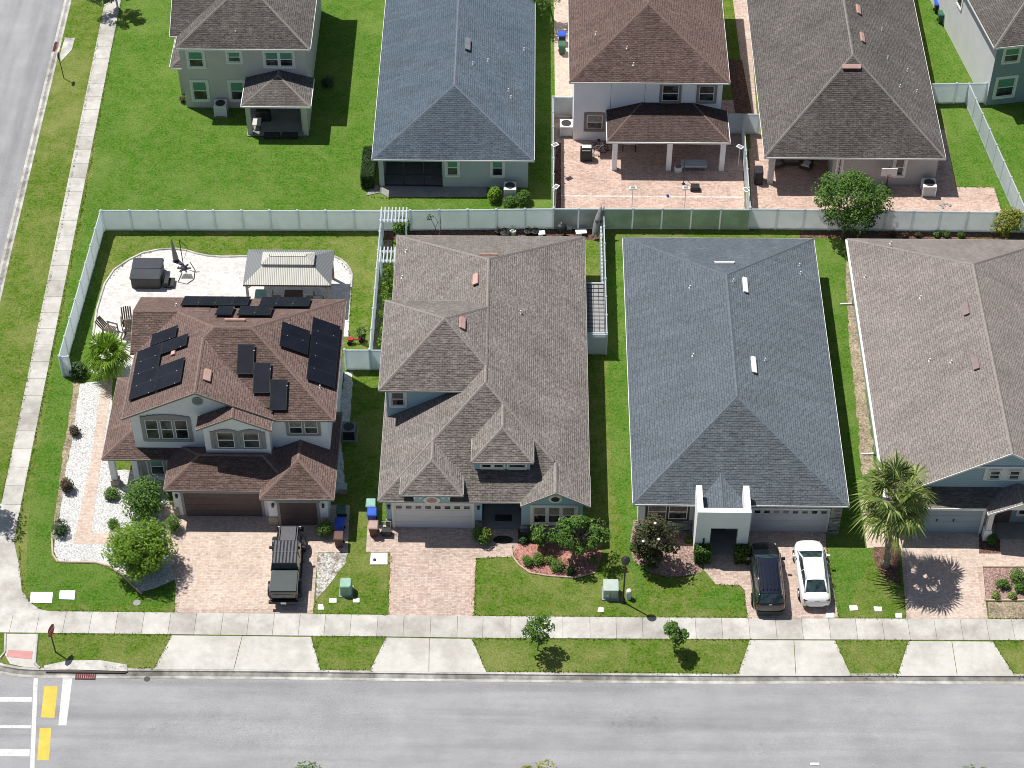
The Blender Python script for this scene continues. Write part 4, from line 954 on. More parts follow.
# ================================================================== NORTH BROWN ROOF HOUSE
hc = house('brown_roof_house', (8.6, 126, 0), 'white two storey house with brown roof and covered patio on three square columns')
W = MB(); W.box(3.3, 13.75, 117.65, 133, 0, 5.62); W.build('wall', 'stucco_white', hc)
Rm, Cm, Fm = MB(), MB(), MB()
hip(Rm, Cm, Fm, 2.93, 14.18, 117.2, 134, 5.6, .48, 'y')

PRm = MB()
A_, B_ = V(8.12, 117.66, 3.5), V(11.7, 117.66, 3.5)
for P in ([(5.62, 114.12, 2.8), (14.2, 114.12, 2.8), B_, A_], [(5.62, 114.12, 2.8), A_, (5.62, 117.66, 2.8)], [(14.2, 114.12, 2.8), (14.2, 117.66, 2.8), B_]): PRm.slab(P, .1)
Cm.beam((5.62, 114.12, 2.8), A_, .2, .04); Cm.beam((14.2, 114.12, 2.8), B_, .2, .04)
Fm.box(5.57, 14.25, 114.07, 114.12, 2.66, 2.79).box(5.57, 5.62, 114.12, 117.6, 2.66, 2.79).box(14.2, 14.25, 114.12, 117.6, 2.66, 2.79).box(5.64, 14.18, 114.14, 117.6, 2.66, 2.68)

parts(hc, 'shingle_darkbrown', Rm, Cm, Fm, 'cap_darkbrown')
PRm.build('porch_roof', 'shingle_porchbrown', hc)
for xx in (6.2, 10.05, 13.8): column(hc, xx, 114.5, .36, 2.66, 'stucco_white')
window(hc, 9.5, 10.7, 3.65, 5.05, 117.65, 'trim_taupe', fw=.17, pane_fill=0); window(hc, 12.1, 13.2, 3.65, 5.05, 117.65, 'trim_taupe', fw=.17)
window(hc, 4.25, 5.4, 1.05, 2.35, 117.65, 'trim_taupe', fw=.2, pane_fill=2)
window(hc, 7.6, 9.4, .9, 2.2, 117.65, 'trim_white', cols=2, fw=.1)
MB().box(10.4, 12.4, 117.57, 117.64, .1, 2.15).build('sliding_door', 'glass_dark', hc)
mb = MB()
for xx in (5.9, 8.3): mb.box(xx-.012, xx+.012, 117.636, 117.66, 2.9, 5.5)
mb.build('wall_seam', 'trim_grey', hc)
vent(hc, at(648.5, 23, 7.2).x, at(648.5, 23, 7.2).y, 7.3, 0, -1, .48, 'vent_tan', 1.3, .3)
for p in ((596, 34), (633.5, 67), (627.5, 39)):
    for k in range(1): q = at(*p, 6.3); zz = 5.6+.48*min(q.x-2.93, q.y-117.2); q = at(*p, zz)
    pipe(hc, q.x, q.y, 5.6+.48*min(q.x-2.93, q.y-117.2))

# ================================================================== NORTH CHARCOAL ROOF HOUSE
hd = house('charcoal_roof_house', (22.8, 124, 0), 'single storey house with steep charcoal hip roof and shaded patio behind the round tree')
W = MB(); W.box(21.4, 28.7, 113.0, 138, 0, 2.68); W.box(16.95, 21.4, 116.2, 138, 0, 2.68); W.build('wall', 'stucco_grey', hd)
Rm, Cm, Fm = MB(), MB(), MB()
hip(Rm, Cm, Fm, 16.5, 29.08, 112.56, 139, 2.8, .66, 'y')
parts(hd, 'shingle_charcoal', Rm, Cm, Fm, 'cap_charcoal')
column(hd, 17.15, 113.2, .42, 2.66, 'stucco_warm'); column(hd, 17.15, 113.2+3.2, .3, 2.66, 'stucco_warm')
q0, q1 = at(895, 170, 1.6).x, at(904.5, 170, 1.6).x
window(hd, q0, q1, .9, 2.4, 113.0, fw=.17); window(hd, 21.75, 22.0, .9, 2.4, 113.0, fw=.14)
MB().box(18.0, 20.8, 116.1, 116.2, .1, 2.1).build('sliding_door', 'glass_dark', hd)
q = at(851, 70, 6.2); vent(hd, q.x, q.y, 2.8+.66*(q.y-112.56)+.05, 0, -1, .66, 'vent_tan', 1.25, .35)
for p in ((858, 10), (862, 38)):
    q = at(*p, 6.3); zz = 2.8+.66*(29.08-q.x); q = at(*p, zz); vent(hd, q.x, q.y, 2.8+.66*(29.08-q.x), 1, 0, .66, 'vent_tan', 1.0, .35)
for p in ((881.5, 31), (887.5, 59), (907.5, 70), (900, 87), (917, 90)):
    q = at(*p, 4.6); zz = 2.8+.66*(29.08-q.x); q = at(*p, zz); pipe(hd, q.x, q.y, 2.8+.66*(29.08-q.x))

# ================================================================== NORTH EAST TEAL HOUSE (turned a little)
he = house('teal_two_storey_house', (33.65, 121.96, 0), 'two storey grey-teal house cut off by the right edge, walled in white fence', local=True, rz=R(10.4))
W = MB(); W.box(0, 11, 0, 15, 0, 5.62); W.build('wall', 'stucco_teal', he)
W = MB(); W.box(-.012, 0, -.002, 15, 0, 5.6); W.build('lit_side_wall', 'stucco_pale', he)  # paler sheet over the teal wall: sunlight on this side put into its colour
Rm, Cm, Fm = MB(), MB(), MB()
hip(Rm, Cm, Fm, -.42, 11.4, -.42, 15.4, 5.6, .45, 'y')
parts(he, 'shingle_charcoal', Rm, Cm, Fm, 'cap_charcoal')
window(he, .65, 1.75, 3.9, 5.1, 0, pane_fill=1, fw=.16); window(he, .55, 1.9, .75, 2.4, 0, pane_fill=1, fw=.18)
window(he, 7.3, 8.2, 3.4, 4.9, 0, fw=.14, wallx=-.012)
# ================================================================== FENCES
def fence(label, pts, h=1.83, step=1.83, green=None, z=0, group='white vinyl privacy fences', skiplast=False):
    base = Vector(pts[0]); f = empty('vinyl_fence', (base.x, base.y, 0), label, 'fence', group)
    first = True
    for a, c in zip(pts, pts[1:]):
        a = V(a[0], a[1], 0); c = V(c[0], c[1], 0); L = (c-a).length; n = max(1, round(L/step)); d = (c-a).normalized(); s = V(-d.y, d.x, 0)
        rz = math.atan2(d.y, d.x)
        for k in range(n+1):
            if k == 0 and not first: continue
            p = a+d*(L*k/n)
            MB().obox((p.x, p.y, h/2+.02), (.11, .11, h+.04), rz).obox((p.x, p.y, h+.05), (.14, .14, .02), rz).obox((p.x, p.y, h+.07), (.08, .08, .03), rz).build('post', 'fence_white', f)
        first = False
        for k in range(n):
            p = a+d*(L*(k+.5)/n); w_ = L/n-.11
            mb = MB().obox((p.x, p.y, h/2), (w_, .035, h-.1), rz)
            q = p
            m_ = 'fence_white'
            if green and green[0] <= p.x <= green[1]: m_ = 'fence_green'
            if green and len(green) > 2 and green[2] <= p.x < green[3]: m_ = 'fence_grey'
            pn = mb.build('panel', m_, f)
            if m_ == 'fence_green': pn['label'] = 'green mildewed panel'
            MB().obox((p.x, p.y, h-.04), (w_, .06, .10), rz).build('rail', 'fence_white', pn); MB().obox((p.x, p.y, .08), (w_, .06, .12), rz).build('rail', 'fence_white', pn)
    return f
NW = at(104.7, 230.3); FY = 107.7
fence('long white rear fence behind the solar house, the teal house and the modern house', [(NW.x, NW.y), (-9.9, 107.75), (1.85, 108.1), (5.29, 108.15), (15.3, 108.2)], green=(5.35, 15.3, 1.85, 5.3))
fence('white rear fence from the round tree to the right edge', [(15.3, 108.24), (33.9, 108.1), (45, 108.0)])
fence('white fence along the side sidewalk, ending at the sago palm', [(NW.x-.05, NW.y-.14), (-29.68, 93.6)])
fence('short white fence panel joining the sidewalk fence to the palm', [(-29.62, 93.55), (-29.1, 93.55)])
fence('white fence between the solar house yard and the vine bed', [(-9.9, 107.5), (-9.95, 94.4)])
fence('white gate panels between the solar house and the teal house', [(-11.55, 94.35), (-9.0, 94.35)])
fence('white fence between the teal house and the modern house', [(5.28, 108.0), (5.25, 96.0)])
fence('low white return panel between the teal house roof and side fence', [(3.6, 95.95), (5.25, 95.95)])
fence('white fence between the lawn strip and the sunlit red patio', [(1.85, 120.3), (1.87, 108.25)])
fence('weathered gate panel left of the brown roof house', [(1.9, 120.32), (3.28, 120.32)], green=(99, 99, 0, 9))
fence('white fence dividing the two red patios', [(15.5, 118.4), (15.32, 108.4)])
fence('grey gate panels between the brown roof and charcoal roof houses', [(14.0, 118.5), (16.7, 118.5)])
fence('slanting white fence down the north east lawn', [(32.2, 122.2), (34.15, 108.3)])
fence('white cross fence joining the charcoal roof house to the teal two storey house', [(29.1, 122.15), (33.55, 122.3)])
fence('white fence running back past the north east side lawn', [(29.6, 140), (29.3, 150)])
# lattice pergola arbour between fence and teal house
def pergola(y, x0, x1, label, n):
    t = empty('arbour', ((x0+x1)/2, y, 0), label, 'arbour', 'white wooden arbours over the side path')
    for xx in (x0+.15, x1-.15):
        for yy in (y-.45, y+.45): MB().box(xx-.05, xx+.05, yy-.05, yy+.05, 0, 2.3).build('post', 'fence_white', t)
    for yy in (y-.45, y+.45): MB().box(x0, x1, yy-.04, yy+.04, 2.3, 2.44).build('beam', 'fence_white', t)
    for k in range(n): xx = x0+(x1-x0)*(k+.5)/n; MB().box(xx-.04, xx+.04, y-.75, y+.75, 2.44, 2.54).build('rafter', 'fence_white', t)
pergola(106.6, -9.95, -8.0, 'white slatted arbour by the rear fence corner', 8)
pergola(102.6, -9.8, -8.6, 'smaller white slatted arbour beside the teal house roof corner', 5)
# trellis grid on the east side of the teal house
t = empty('lattice_frame', (4.6, 98, 0), 'white framed grid lattice over the side yard right of the teal house', 'lattice')
mb = MB().box(3.95, 5.15, 96.05, 96.15, 1.75, 1.85).box(3.95, 5.15, 100.7, 100.8, 1.75, 1.85).build('frame', 'fence_white', t)
mb = MB()
for k in range(13): mb.box(3.98, 5.15, 96.2+k*.37, 96.22+k*.37, 1.78, 1.81)
for k in range(4): mb.box(4.1+k*.33, 4.12+k*.33, 96.1, 100.75, 1.77, 1.80)
mb.build('grid', 'metal_dark', t)
MB().box(3.97, 5.16, 96.16, 100.7, 1.745, 1.765).build('panel_sheet', 'granite', t)
for xx in (4.02, 5.1):
    for yy in (96.1, 100.75): MB().box(xx-.04, xx+.04, yy-.04, yy+.04, 0, 1.75).build('post', 'fence_white', t)
mb = MB()
for k in range(16): mb.box(5.02, 5.12, 101+k*.36, 101.2+k*.36, .1, 1.6)
mb.box(5.04, 5.10, 101, 106.8, .4, .5).box(5.04, 5.10, 101, 106.8, 1.3, 1.4)
tag(mb.build('picket_screen', 'fence_white'), 'low white picket screen against the side fence by the leaning canoe', 'picket screen')

# ================================================================== VEGETATION
def rv(): 
    while True:
        p = V(random.uniform(-1, 1), random.uniform(-1, 1), random.uniform(-1, 1))
        if p.length <= 1: return p
def leafy(mb, cen, rad, n, size, flat=.95):
    """n leaf quads in an ellipsoid clump, denser at the skin"""
    cen = Vector(cen)
    for _ in range(n):
        p = rv(); l = p.length or 1; p = p/l*(l**.45)
        q = cen+V(p.x*rad[0], p.y*rad[1], p.z*rad[2])
        nn = (p*.7+rv()*.9+V(0, 0, flat)).normalized(); t = nn.orthogonal().normalized(); t = Matrix.Rotation(random.uniform(0, 6.28), 3, nn) @ t; bb = nn.cross(t)
        s = size*random.uniform(.6, 1.35)
        i = len(mb.v); mb.v += [q-t*s, q+bb*s*.45-t*.1*s, q+t*s, q-bb*s*.45-t*.1*s]; mb.f.append((i, i+1, i+2, i+3))
def tree(name, label, base, h, crown_c, crown_r, mat, clumps=40, per=90, leaf=.09, trunk=.10, cr=.38, cat='tree', group=None, stems=1, seed=1, squash=1):
    random.seed(seed)
    base = Vector(base); t = empty(name, base, label, cat, group)
    cc = Vector(crown_c); tr = MB(); cr_ = MB(); ends = []
    for k in range(clumps):
        p = rv(); l = p.length or 1; p = p/l*(l**.5)
        q = cc+V(p.x*crown_r[0], p.y*crown_r[1], p.z*crown_r[2])*(1-cr*.45)*random.uniform(.9, 1.12)
        r_ = cr*random.uniform(.6, 1.25)*min(crown_r); leafy(cr_, q, (r_, r_, r_*.8), per, leaf); ends.append(q)
    top = cc-V(0, 0, crown_r[2]*.35)
    for s in range(stems):
        b = base+V(*((random.uniform(-.15, .15), random.uniform(-.15, .15)) if stems > 1 else (0, 0)), -.03)
        mid = b.lerp(top, .5)+V(random.uniform(-.08, .08), random.uniform(-.08, .08), 0)
        tr.path([b, mid, top], [trunk*1.25, trunk*.9, trunk*.65], 8)
        for q in random.sample(ends, min(len(ends), 10)):
            m_ = top.lerp(q, .5)+rv()*.1; tr.path([mid.lerp(top, random.uniform(.3, 1)), m_, q], [trunk*.5, trunk*.3, trunk*.12], 5)
    tr.build('trunk', 'bark', t, smooth=True); cr_.build('crown', mat, t, uvs=False)
    return t
def bush(name, label, base, r, h, mat, n=700, leaf=.06, cat='shrub', group=None, seed=2, lumps=6):
    random.seed(seed); base = Vector(base); t = empty(name, base, label, cat, group)
    mb = MB()
    for k in range(lumps):
        a = random.uniform(0, 6.28); d = random.uniform(0, .5)*r
        leafy(mb, base+V(d*math.cos(a), d*math.sin(a), h*random.uniform(.4, .62)), (r*.62, r*.62, h*.42), n//lumps, leaf)
    mb.build('foliage', mat, t, uvs=False)
    st = MB()
    for k in range(5):
        a = k*1.3; st.tube(base-V(0, 0, .02), base+V(r*.5*math.cos(a), r*.5*math.sin(a), h*.6), .025, .01, 5)
    st.build('stem', 'bark', t)
    return t
def topiary(label, base, sx, sy, h, mat='leaf_mid', seed=3, box=True, cat='hedge', group=None, name='hedge'):
    random.seed(seed); base = Vector(base); t = empty(name, base, label, cat, group); mb = MB()
    n = int((sx*sy+2*(sx+sy)*h)*330)
    for _ in range(n):
        f = random.random()*(sx*sy+2*(sx+sy)*h)
        if f < sx*sy: q = V(random.uniform(-.5, .5)*sx, random.uniform(-.5, .5)*sy, h+random.uniform(-.05, .02)); nn = V(0, 0, 1)
        else:
            a = random.random()*(sx+sy)*2; z = random.uniform(.05, h)
            if a < sx: q, nn = V(a-sx/2, -sy/2, z), V(0, -1, 0)
            elif a < 2*sx: q, nn = V(a-sx*1.5, sy/2, z), V(0, 1, 0)
            elif a < 2*sx+sy: q, nn = V(-sx/2, a-2*sx-sy/2, z), V(-1, 0, 0)
            else: q, nn = V(sx/2, a-2*sx-sy*1.5, z), V(1, 0, 0)
        q += rv()*.05; nn = (nn+rv()*.8).normalized(); tt = nn.orthogonal().normalized(); tt = Matrix.Rotation(random.uniform(0, 6.28), 3, nn) @ tt; bb = nn.cross(tt); s = random.uniform(.03, .06)
        q += base; i = len(mb.v); mb.v += [q-tt*s, q+bb*s*.6, q+tt*s, q-bb*s*.6]; mb.f.append((i, i+1, i+2, i+3))
    mb.build('foliage', mat, t, uvs=False)
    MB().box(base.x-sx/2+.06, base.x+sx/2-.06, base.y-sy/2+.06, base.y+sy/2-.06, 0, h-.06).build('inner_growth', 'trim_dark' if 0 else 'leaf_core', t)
    return t
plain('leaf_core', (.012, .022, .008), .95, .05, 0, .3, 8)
def palm(name, label, base, top, nf, flen, fan, seed, trunk=.17, dry=6, mat='leaf_palm', group=None):
    random.seed(seed); base = Vector(base); top = Vector(top); t = empty(name, base, label, 'palm tree', group)
    tr = MB(); n = 9; P = [base.lerp(top, k/n)+V(.05*math.sin(k), .05*math.cos(k*1.3), 0)*(0 < k < n) for k in range(n+1)]
    tr.path(P, [trunk*(1.5 if k == 0 else 1.0+.12*(k % 2)) for k in range(n+1)], 10); tr.build('trunk', 'palm_bark', t, smooth=True)
    def frond(mb, az, el, L, fr, droop):
        d = V(math.cos(az)*math.cos(el), math.sin(az)*math.cos(el), math.sin(el)); s = V(-math.sin(az), math.cos(az), 0)
        p0 = top; p1 = top+d*L; up = s.cross(d)*-1
        i = len(mb.v); mb.v += [p0-s*.03, p0+s*.03, p1+s*.015, p1-s*.015]; mb.f.append((i, i+1, i+2, i+3))
        k_ = 19; tw = random.uniform(-.35, .35)
        for k in range(k_):
            a = -2.0+4.0*k/(k_-1)+random.uniform(-.04, .04)
            e = (d*math.cos(a)+s*math.sin(a)+up*tw*math.sin(a)).normalized()
            r_ = fr*(1-.28*abs(a)/2.0)*random.uniform(.88, 1.08); wd = fr*.068
            q1 = p1+e*r_*.55-V(0, 0, droop*r_*.10); q2 = p1+e*r_-V(0, 0, droop*r_*.45)
            sd = e.cross(V(0, 0, 1)); sd = sd.normalized()*wd if sd.length > .05 else s*wd
            fold = V(0, 0, wd*.35*(1 if k % 2 else -1))
            i = len(mb.v); mb.v += [p1, q1-sd*.6+fold, q2, q1+sd*.6-fold]; mb.f.append((i, i+1, i+2, i+3))
    cr_ = MB(); dr = MB()
    for k in range(nf):
        u = (k+.5)/nf; el = R(82)-R(112)*u**.85; frond(cr_, k*2.39996+random.uniform(-.35, .35), el+random.uniform(-.2, .2), flen*random.uniform(.65, 1.3), fan*random.uniform(.7, 1.15), .3+u*1.2)
    cr_.build('crown', mat, t, uvs=False)
    if dry:
        for k in range(dry): frond(dr, k*2.39996*1.3, R(-45)+random.uniform(-.2, .2), flen*.8, fan*.75, 1.6)
        dr.build('dead_fronds', 'leaf_dry', t, uvs=False)
    return t

def tufts(pts, dens=13, spread=.05, h=.075, world=False):
    P = [Vector(p) if world else at(*p) for p in pts]
    for a, c in zip(P, P[1:]):
        L = (c-a).length
        for k in range(int(L*dens)):
            q = a.lerp(c, random.random())+V(random.gauss(0, spread), random.gauss(0, spread), 0); q.z = 0
            for j in range(3):
                an = random.uniform(0, 6.28); d = V(math.cos(an), math.sin(an), 0); w_ = V(-d.y, d.x, 0)*random.uniform(.012, .028); hh = h*random.uniform(.6, 1.5)
                i = len(TB.v); TB.v += [q-w_, q+w_, q+d*hh*random.uniform(.3, 1.1)+V(0, 0, hh)]; TB.f.append((i, i+1, i+2))
random.seed(99); TB = MB()
xs_ = [-31+1.0*k for k in range(62)]
def gap(x, G): return any(a < x < b for a, b in G)
dG = [(at(174.8, 613).x, at(313, 614).x), (at(388, 616).x, at(473.5, 616).x), (at(748, 618).x, at(838, 618).x), (at(906, 619).x, at(988, 619).x)]
aG = [(at(172, 636).x, at(311, 636).x), (at(386, 638).x, at(472, 638).x), (at(750, 640).x, at(835, 640).x), (at(908, 641).x, at(993, 641).x)]
kG = [(at(154, 670).x, at(320, 670).x), (at(369, 671).x, at(486, 671).x), (at(738, 675).x, at(851, 675).x), (at(897, 675).x, at(1014, 675).x)]
for x in [-27+.25*k for k in range(232)]:
    if not gap(x, dG): q = SB(x); tufts([(x, q.y+.03, 0), (x+.25, q.y+.03, 0)], world=True)
    if not gap(x, aG): q = SF(x); tufts([(x, q.y-.05, 0), (x+.25, q.y-.05, 0)], world=True)
    if not gap(x, kG) and x > -24: tufts([(x, 70.64, 0), (x+.25, 70.64, 0)], world=True)
for L in ([(172, 636), (154, 669.5)], [(311, 637), (320.5, 671)], [(386, 638), (369.5, 671.8)], [(472, 639), (486.5, 673)], [(750, 640.5), (738, 675.5)], [(835, 641), (851, 676)], [(908.5, 641), (897.5, 676)], [(992.6, 641.5), (1014.5, 676)],
          [(174.8, 612.6), (177, 588)], [(313, 613), (316, 600)], [(388.4, 615.5), (390.5, 553)], [(473.5, 616), (476, 558), (511, 557)], [(747.8, 618), (744.3, 590), (740, 585.5), (716, 584.5)], [(838, 616), (826, 548), (826, 532)], [(906.4, 618.5), (901, 577)],
          [(121, 0), (84, 200), (47, 380), (22, 505), (19, 567), (24, 597), (40, 609)], [(106, 0), (67, 200), (28, 380), (2, 499)], [(91, 350), (97, 309), (104.7, 284), (128, 260.5), (159, 249.8), (186, 250.5), (222, 257), (245, 256.6)], [(334.8, 256.8), (352, 275), (348.4, 336.7)],
          [(52, 539), (53, 555), (58, 562), (96, 563), (122, 575), (142, 594)], [(511.5, 546), (519, 565), (548, 576), (575, 578), (595, 573)], [(633, 562), (650, 573), (668, 578), (690, 576)], [(956, 187.5), (994, 187.5), (1002, 212.5)], [(366, 197), (388, 198.5), (486, 198)]):
    tufts(L)
leafm('blade', (.06, .13, .012), (.11, .20, .02), (.20, .26, .05), .2)
o = TB.build('grass_edge', 'blade', None, uvs=False, kind='stuff'); tag(o, 'ragged grass blades growing along the edges of walks and driveways', 'grass')
# front yards
b = at(150, 572)
tree('round_tree', 'dense bright green round tree at the left corner of the truck driveway', b, 3, b+V(-.35, .2, 1.85), (1.95, 1.85, 1.6), 'leaf_bright', 95, 120, .085, .09, .40, seed=5, stems=3)
b = at(146, 512)
bush('broad_shrub', 'wide dark green shrub in front of the solar house porch', b, 1.55, 2.5, 'leaf_mid', 3600, .085, seed=6, lumps=12)
bush('ball_shrub', 'clipped round shrub at the left jamb of the wide brown garage', at(174.5, 529), .62, 1.3, 'leaf_mid', 1300, .05, seed=7)
bush('ball_shrub', 'small round shrub alone in the gravel left of the bright tree', at(114, 527), .42, .65, 'leaf_mid', 800, .05, seed=8)
bush('low_shrub', 'low spreading green shrub in the gravel below the porch columns', at(113, 497), .62, .7, 'leaf_mid', 700, .07, seed=9)
bush('ball_shrub', 'clipped round shrub right of the narrow brown garage', at(325.5, 536), .62, 1.2, 'leaf_mid', 1300, .05, seed=10)
bush('purple_shrub', 'northernmost dark purple shrub of the gravel strip', at(76, 434), .45, .65, 'leaf_brown', 600, .06, seed=11, group='dark shrubs in the gravel strip')
bush('purple_shrub', 'dark olive shrub in the middle of the gravel strip, in two clumps', at(69.5, 490), .55, .95, 'leaf_brown', 900, .06, seed=12, group='dark shrubs in the gravel strip')
bush('purple_shrub', 'dark green shrub at the lower end of the gravel strip', at(61.5, 532), .58, .85, 'leaf_dark', 900, .06, seed=13, group='dark shrubs in the gravel strip')
palm('sago_palm', 'low bright fan palm beside the rear corner of the solar house', at(111, 376), at(111, 376)+V(0, 0, 1.9), 40, .85, 1.1, 21, .2, 0, 'leaf_bright')
bush('dry_bush', 'dark twiggy bush at the foot of the sidewalk fence', at(78, 375), .75, 1.0, 'leaf_dark', 900, .08, seed=14)
# teal house
bush('croton_shrub', 'green and yellow shrub at the right end of the white garage door', at(481, 541), .62, 1.15, 'leaf_mid', 1000, .07, seed=15)
bush('croton_shrub', 'yellow flowering tuft beside the garage shrub of the teal house', at(486.5, 541), .35, 1.15, 'leaf_yellow', 350, .06, seed=16)
b = at(572, 566)
tree('spreading_tree', 'spreading green tree in the red mulch in front of the triple window', b, 3, b+V(.35, .55, 2.3), (2.05, 1.3, 1.0), 'leaf_mid', 40, 85, .09, .06, .42, seed=17, stems=4)
b = at(545, 548)
tree('small_tree', 'smaller leafy tree left of the spreading tree, under the triple window', b, 2, b+V(0, .1, 1.2), (.95, .7, .8), 'leaf_mid', 16, 70, .08, .05, .5, seed=18, stems=3)
for p, r_, h_, m_, lb in (((528, 563), .38, .5, 'leaf_mid', 'small round shrub at the left of the red mulch bed'), ((539, 563), .5, .6, 'leaf_mid', 'second shrub from the left in the red mulch bed'), ((548, 561), .38, .5, 'leaf_palm', 'pale leaved shrub in the red mulch bed'),
                          ((557, 569), .62, .75, 'leaf_mid', 'largest dark green shrub at the front of the red mulch bed'), ((570, 573), .4, .5, 'leaf_dark', 'dark shrub at the front edge of the red mulch bed'), ((524, 541), .4, .5, 'leaf_dark', 'dark low shrub right of the porch doormat'),
                          ((533, 540), .4, .5, 'leaf_mid', 'low shrub against the stone base under the triple window'), ((592, 562), .35, .4, 'leaf_palm', 'pale shrub at the right end of the red mulch bed')):
    bush('bed_shrub', lb, at(*p), r_, h_, m_, 600, .06, seed=int(p[0]), group='shrubs in the red mulch bed')
# modern house
b = at(657, 567)
tree('magnolia_tree', 'dark glossy tree with white blossoms left of the square portal', b, 3, b+V(-.2, .3, 2.2), (1.3, 1.1, 1.95), 'leaf_magnolia', 48, 90, .10, .08, .42, seed=19)
fl = MB()
for p in ((658.5, 537, 3.0), (655, 521, 3.9), (643, 539, 2.9)):
    q = at(*p); fl.ball(q+V(0, -.25, .1), .09, .7, 8)
for o_ in list(bpy.data.objects):
    if o_.name.startswith('magnolia_tree'): fl.build('blossom', 'white_paint', o_)
topiary('clipped cube hedge left of the portal doorway', at(702, 563)+V(0, .25, 0), .95, .75, 1.15, seed=31, group='cube hedges flanking the portal')
topiary('clipped cube hedge right of the portal doorway', at(741.5, 563)+V(0, .25, 0), .85, .75, 1.15, seed=32, group='cube hedges flanking the portal')
for p, r_, lb in (((634, 548), .35, 'low mulch bed shrub at the left corner of the modern house'), ((650, 566), .35, 'low shrub left of the magnolia trunk'), ((690, 541), .3, 'small dark shrub against the stone below the wide window')):
    bush('low_shrub', lb, at(*p), r_, .35, 'leaf_mid', 300, .06, seed=int(p[0]+5))
# right house
b = at(885, 566)
palm('fan_palm', 'tall fan palm in front of the blue gable house', b, at(896, 500, 5.4), 44, 1.4, 1.32, 23, .19, 12, group=None)
for p, r_, h_, lb in (((1002, 587), .45, .6, 'dark shrub at the back of the brick edged bed'), ((1015, 581), .7, .95, 'largest shrub in the brick edged bed, cut by the frame'), ((996, 597), .32, .4, 'small pale shrub at the front left of the brick edged bed'),
                      ((1012, 598), .32, .4, 'small pale shrub at the front right of the brick edged bed'), ((990, 543), .4, .7, 'bright shrub in the small bed left of the blue house porch'), ((1019, 590), .4, .5, 'low shrub below the largest one in the brick edged bed')):
    bush('bed_shrub', lb, at(*p), r_, h_, 'leaf_mid' if r_ > .35 else 'leaf_palm', 600, .06, seed=int(p[0]+7))
# street trees on the verge
b = at(537.5, 650)
tree('street_tree', 'young street tree with sparse narrow crown on the verge, left of the two', b, 3, b+V(0, 0, 2.0), (.85, .8, .95), 'leaf_mid', 22, 55, .09, .035, .45, seed=24, group='young trees on the verge')
b = at(674, 652)
tree('street_tree', 'young street tree on the verge with a dry grass ring, right of the two', b, 3, b+V(0, 0, 1.75), (.75, .7, .8), 'leaf_mid', 20, 60, .09, .035, .45, seed=25, group='young trees on the verge')
# tree tops that enter from the far side of the street
for p, hh, r_, sd, lb in (((308, 780), 3.9, 1.0, 41, 'tree top at the bottom edge, leftmost of three'), ((537, 781), 4.2, 1.1, 42, 'tree top at the bottom edge, middle of three'), ((975, 790), 4.4, 1.4, 43, 'tree top at the bottom edge, rightmost of three')):
    q = at(p[0], p[1], hh-.9); b = V(q.x, q.y, 0)
    tree('street_tree', lb, b, hh, q, (r_, r_, .95), 'leaf_yellow' if sd == 42 else 'leaf_mid', 22, 50, .09, .05, .45, seed=sd, group='trees across the street')
# big tree left of the frame whose shadow falls on the corner pavement
q = at(-30, 520, 0)
tree('street_tree', 'street tree just left of the frame that shades the corner sidewalk', q, 5, q+V(.0, .3, 3.6), (2.0, 1.7, 1.5), 'leaf_mid', 40, 60, .11, .12, .4, seed=44)
# back yards
b = V(21.7, 107.3, 0)
tree('patio_tree', 'round green tree leaning over the rear fence in front of the charcoal roof house', b, 5, V(22.0, 107.7, 3.15), (2.65, 2.1, 2.0), 'leaf_mid', 85, 100, .10, .10, .36, seed=26)
tree('patio_tree', 'yellow green bushy tree at the rear fence near the right edge', at(1003, 237), 2.5, at(1003, 237)+V(.1, .1, 1.35), (1.15, 1.0, .95), 'leaf_yellow', 26, 80, .09, .06, .42, seed=27)
for p, m_ in (((905, 237), 'leaf_brown'), ((918, 236.5), 'leaf_brown'), ((936, 236), 'leaf_mid'), ((945, 236), 'leaf_mid'), ((961, 236.5), 'leaf_mid'), ((893, 236), 'leaf_brown')):
    o = bush('border_plant', 'small plant in the mulch strip along the rear fence of the blue house', at(*p), .32, .45, m_, 260, .06, seed=int(p[0]), group='small plants along the rear fence')
bush('round_shrub', 'left round shrub beside the air conditioner of the slate roof house', at(494, 201), .62, 1.15, 'leaf_bright', 1300, .07, seed=51)
bush('round_shrub', 'right wide shrub beside the air conditioner of the slate roof house', at(524, 202), .75, 1.0, 'leaf_mid', 1500, .07, seed=52)
bush('low_shrub', 'low shrub in front of the air conditioner of the slate roof house', at(510, 204), .6, .6, 'leaf_mid', 900, .07, seed=53)
topiary('tall dark hedge at the left wall of the slate roof house', at(368, 187)+V(0, 1.4, 0), .9, 3.3, 1.2, 'leaf_dark', 33)
random.seed(61)
v = empty('vine_hedge', (-9.3, 99, 0), 'climbing green vine along the inner side of the solar yard fence', 'vine'); mb = MB()
for k in range(46): leafy(mb, (-9.35+random.uniform(-.15, .35), 95.6+k*.19, random.uniform(.2, 1.2)), (.35, .3, .35), 60, .07)
mb.build('foliage', 'leaf_bright', v, uvs=False)
bush('arbour_shrub', 'leafy bush growing under the white arbour in the fence corner', at(402, 234), .9, 1.5, 'leaf_mid', 1300, .08, seed=62)
random.seed(63)
v = empty('sapling', (at(438, 237).x, at(438, 237).y, 0), 'bare thin sapling standing against the rear fence', 'sapling')
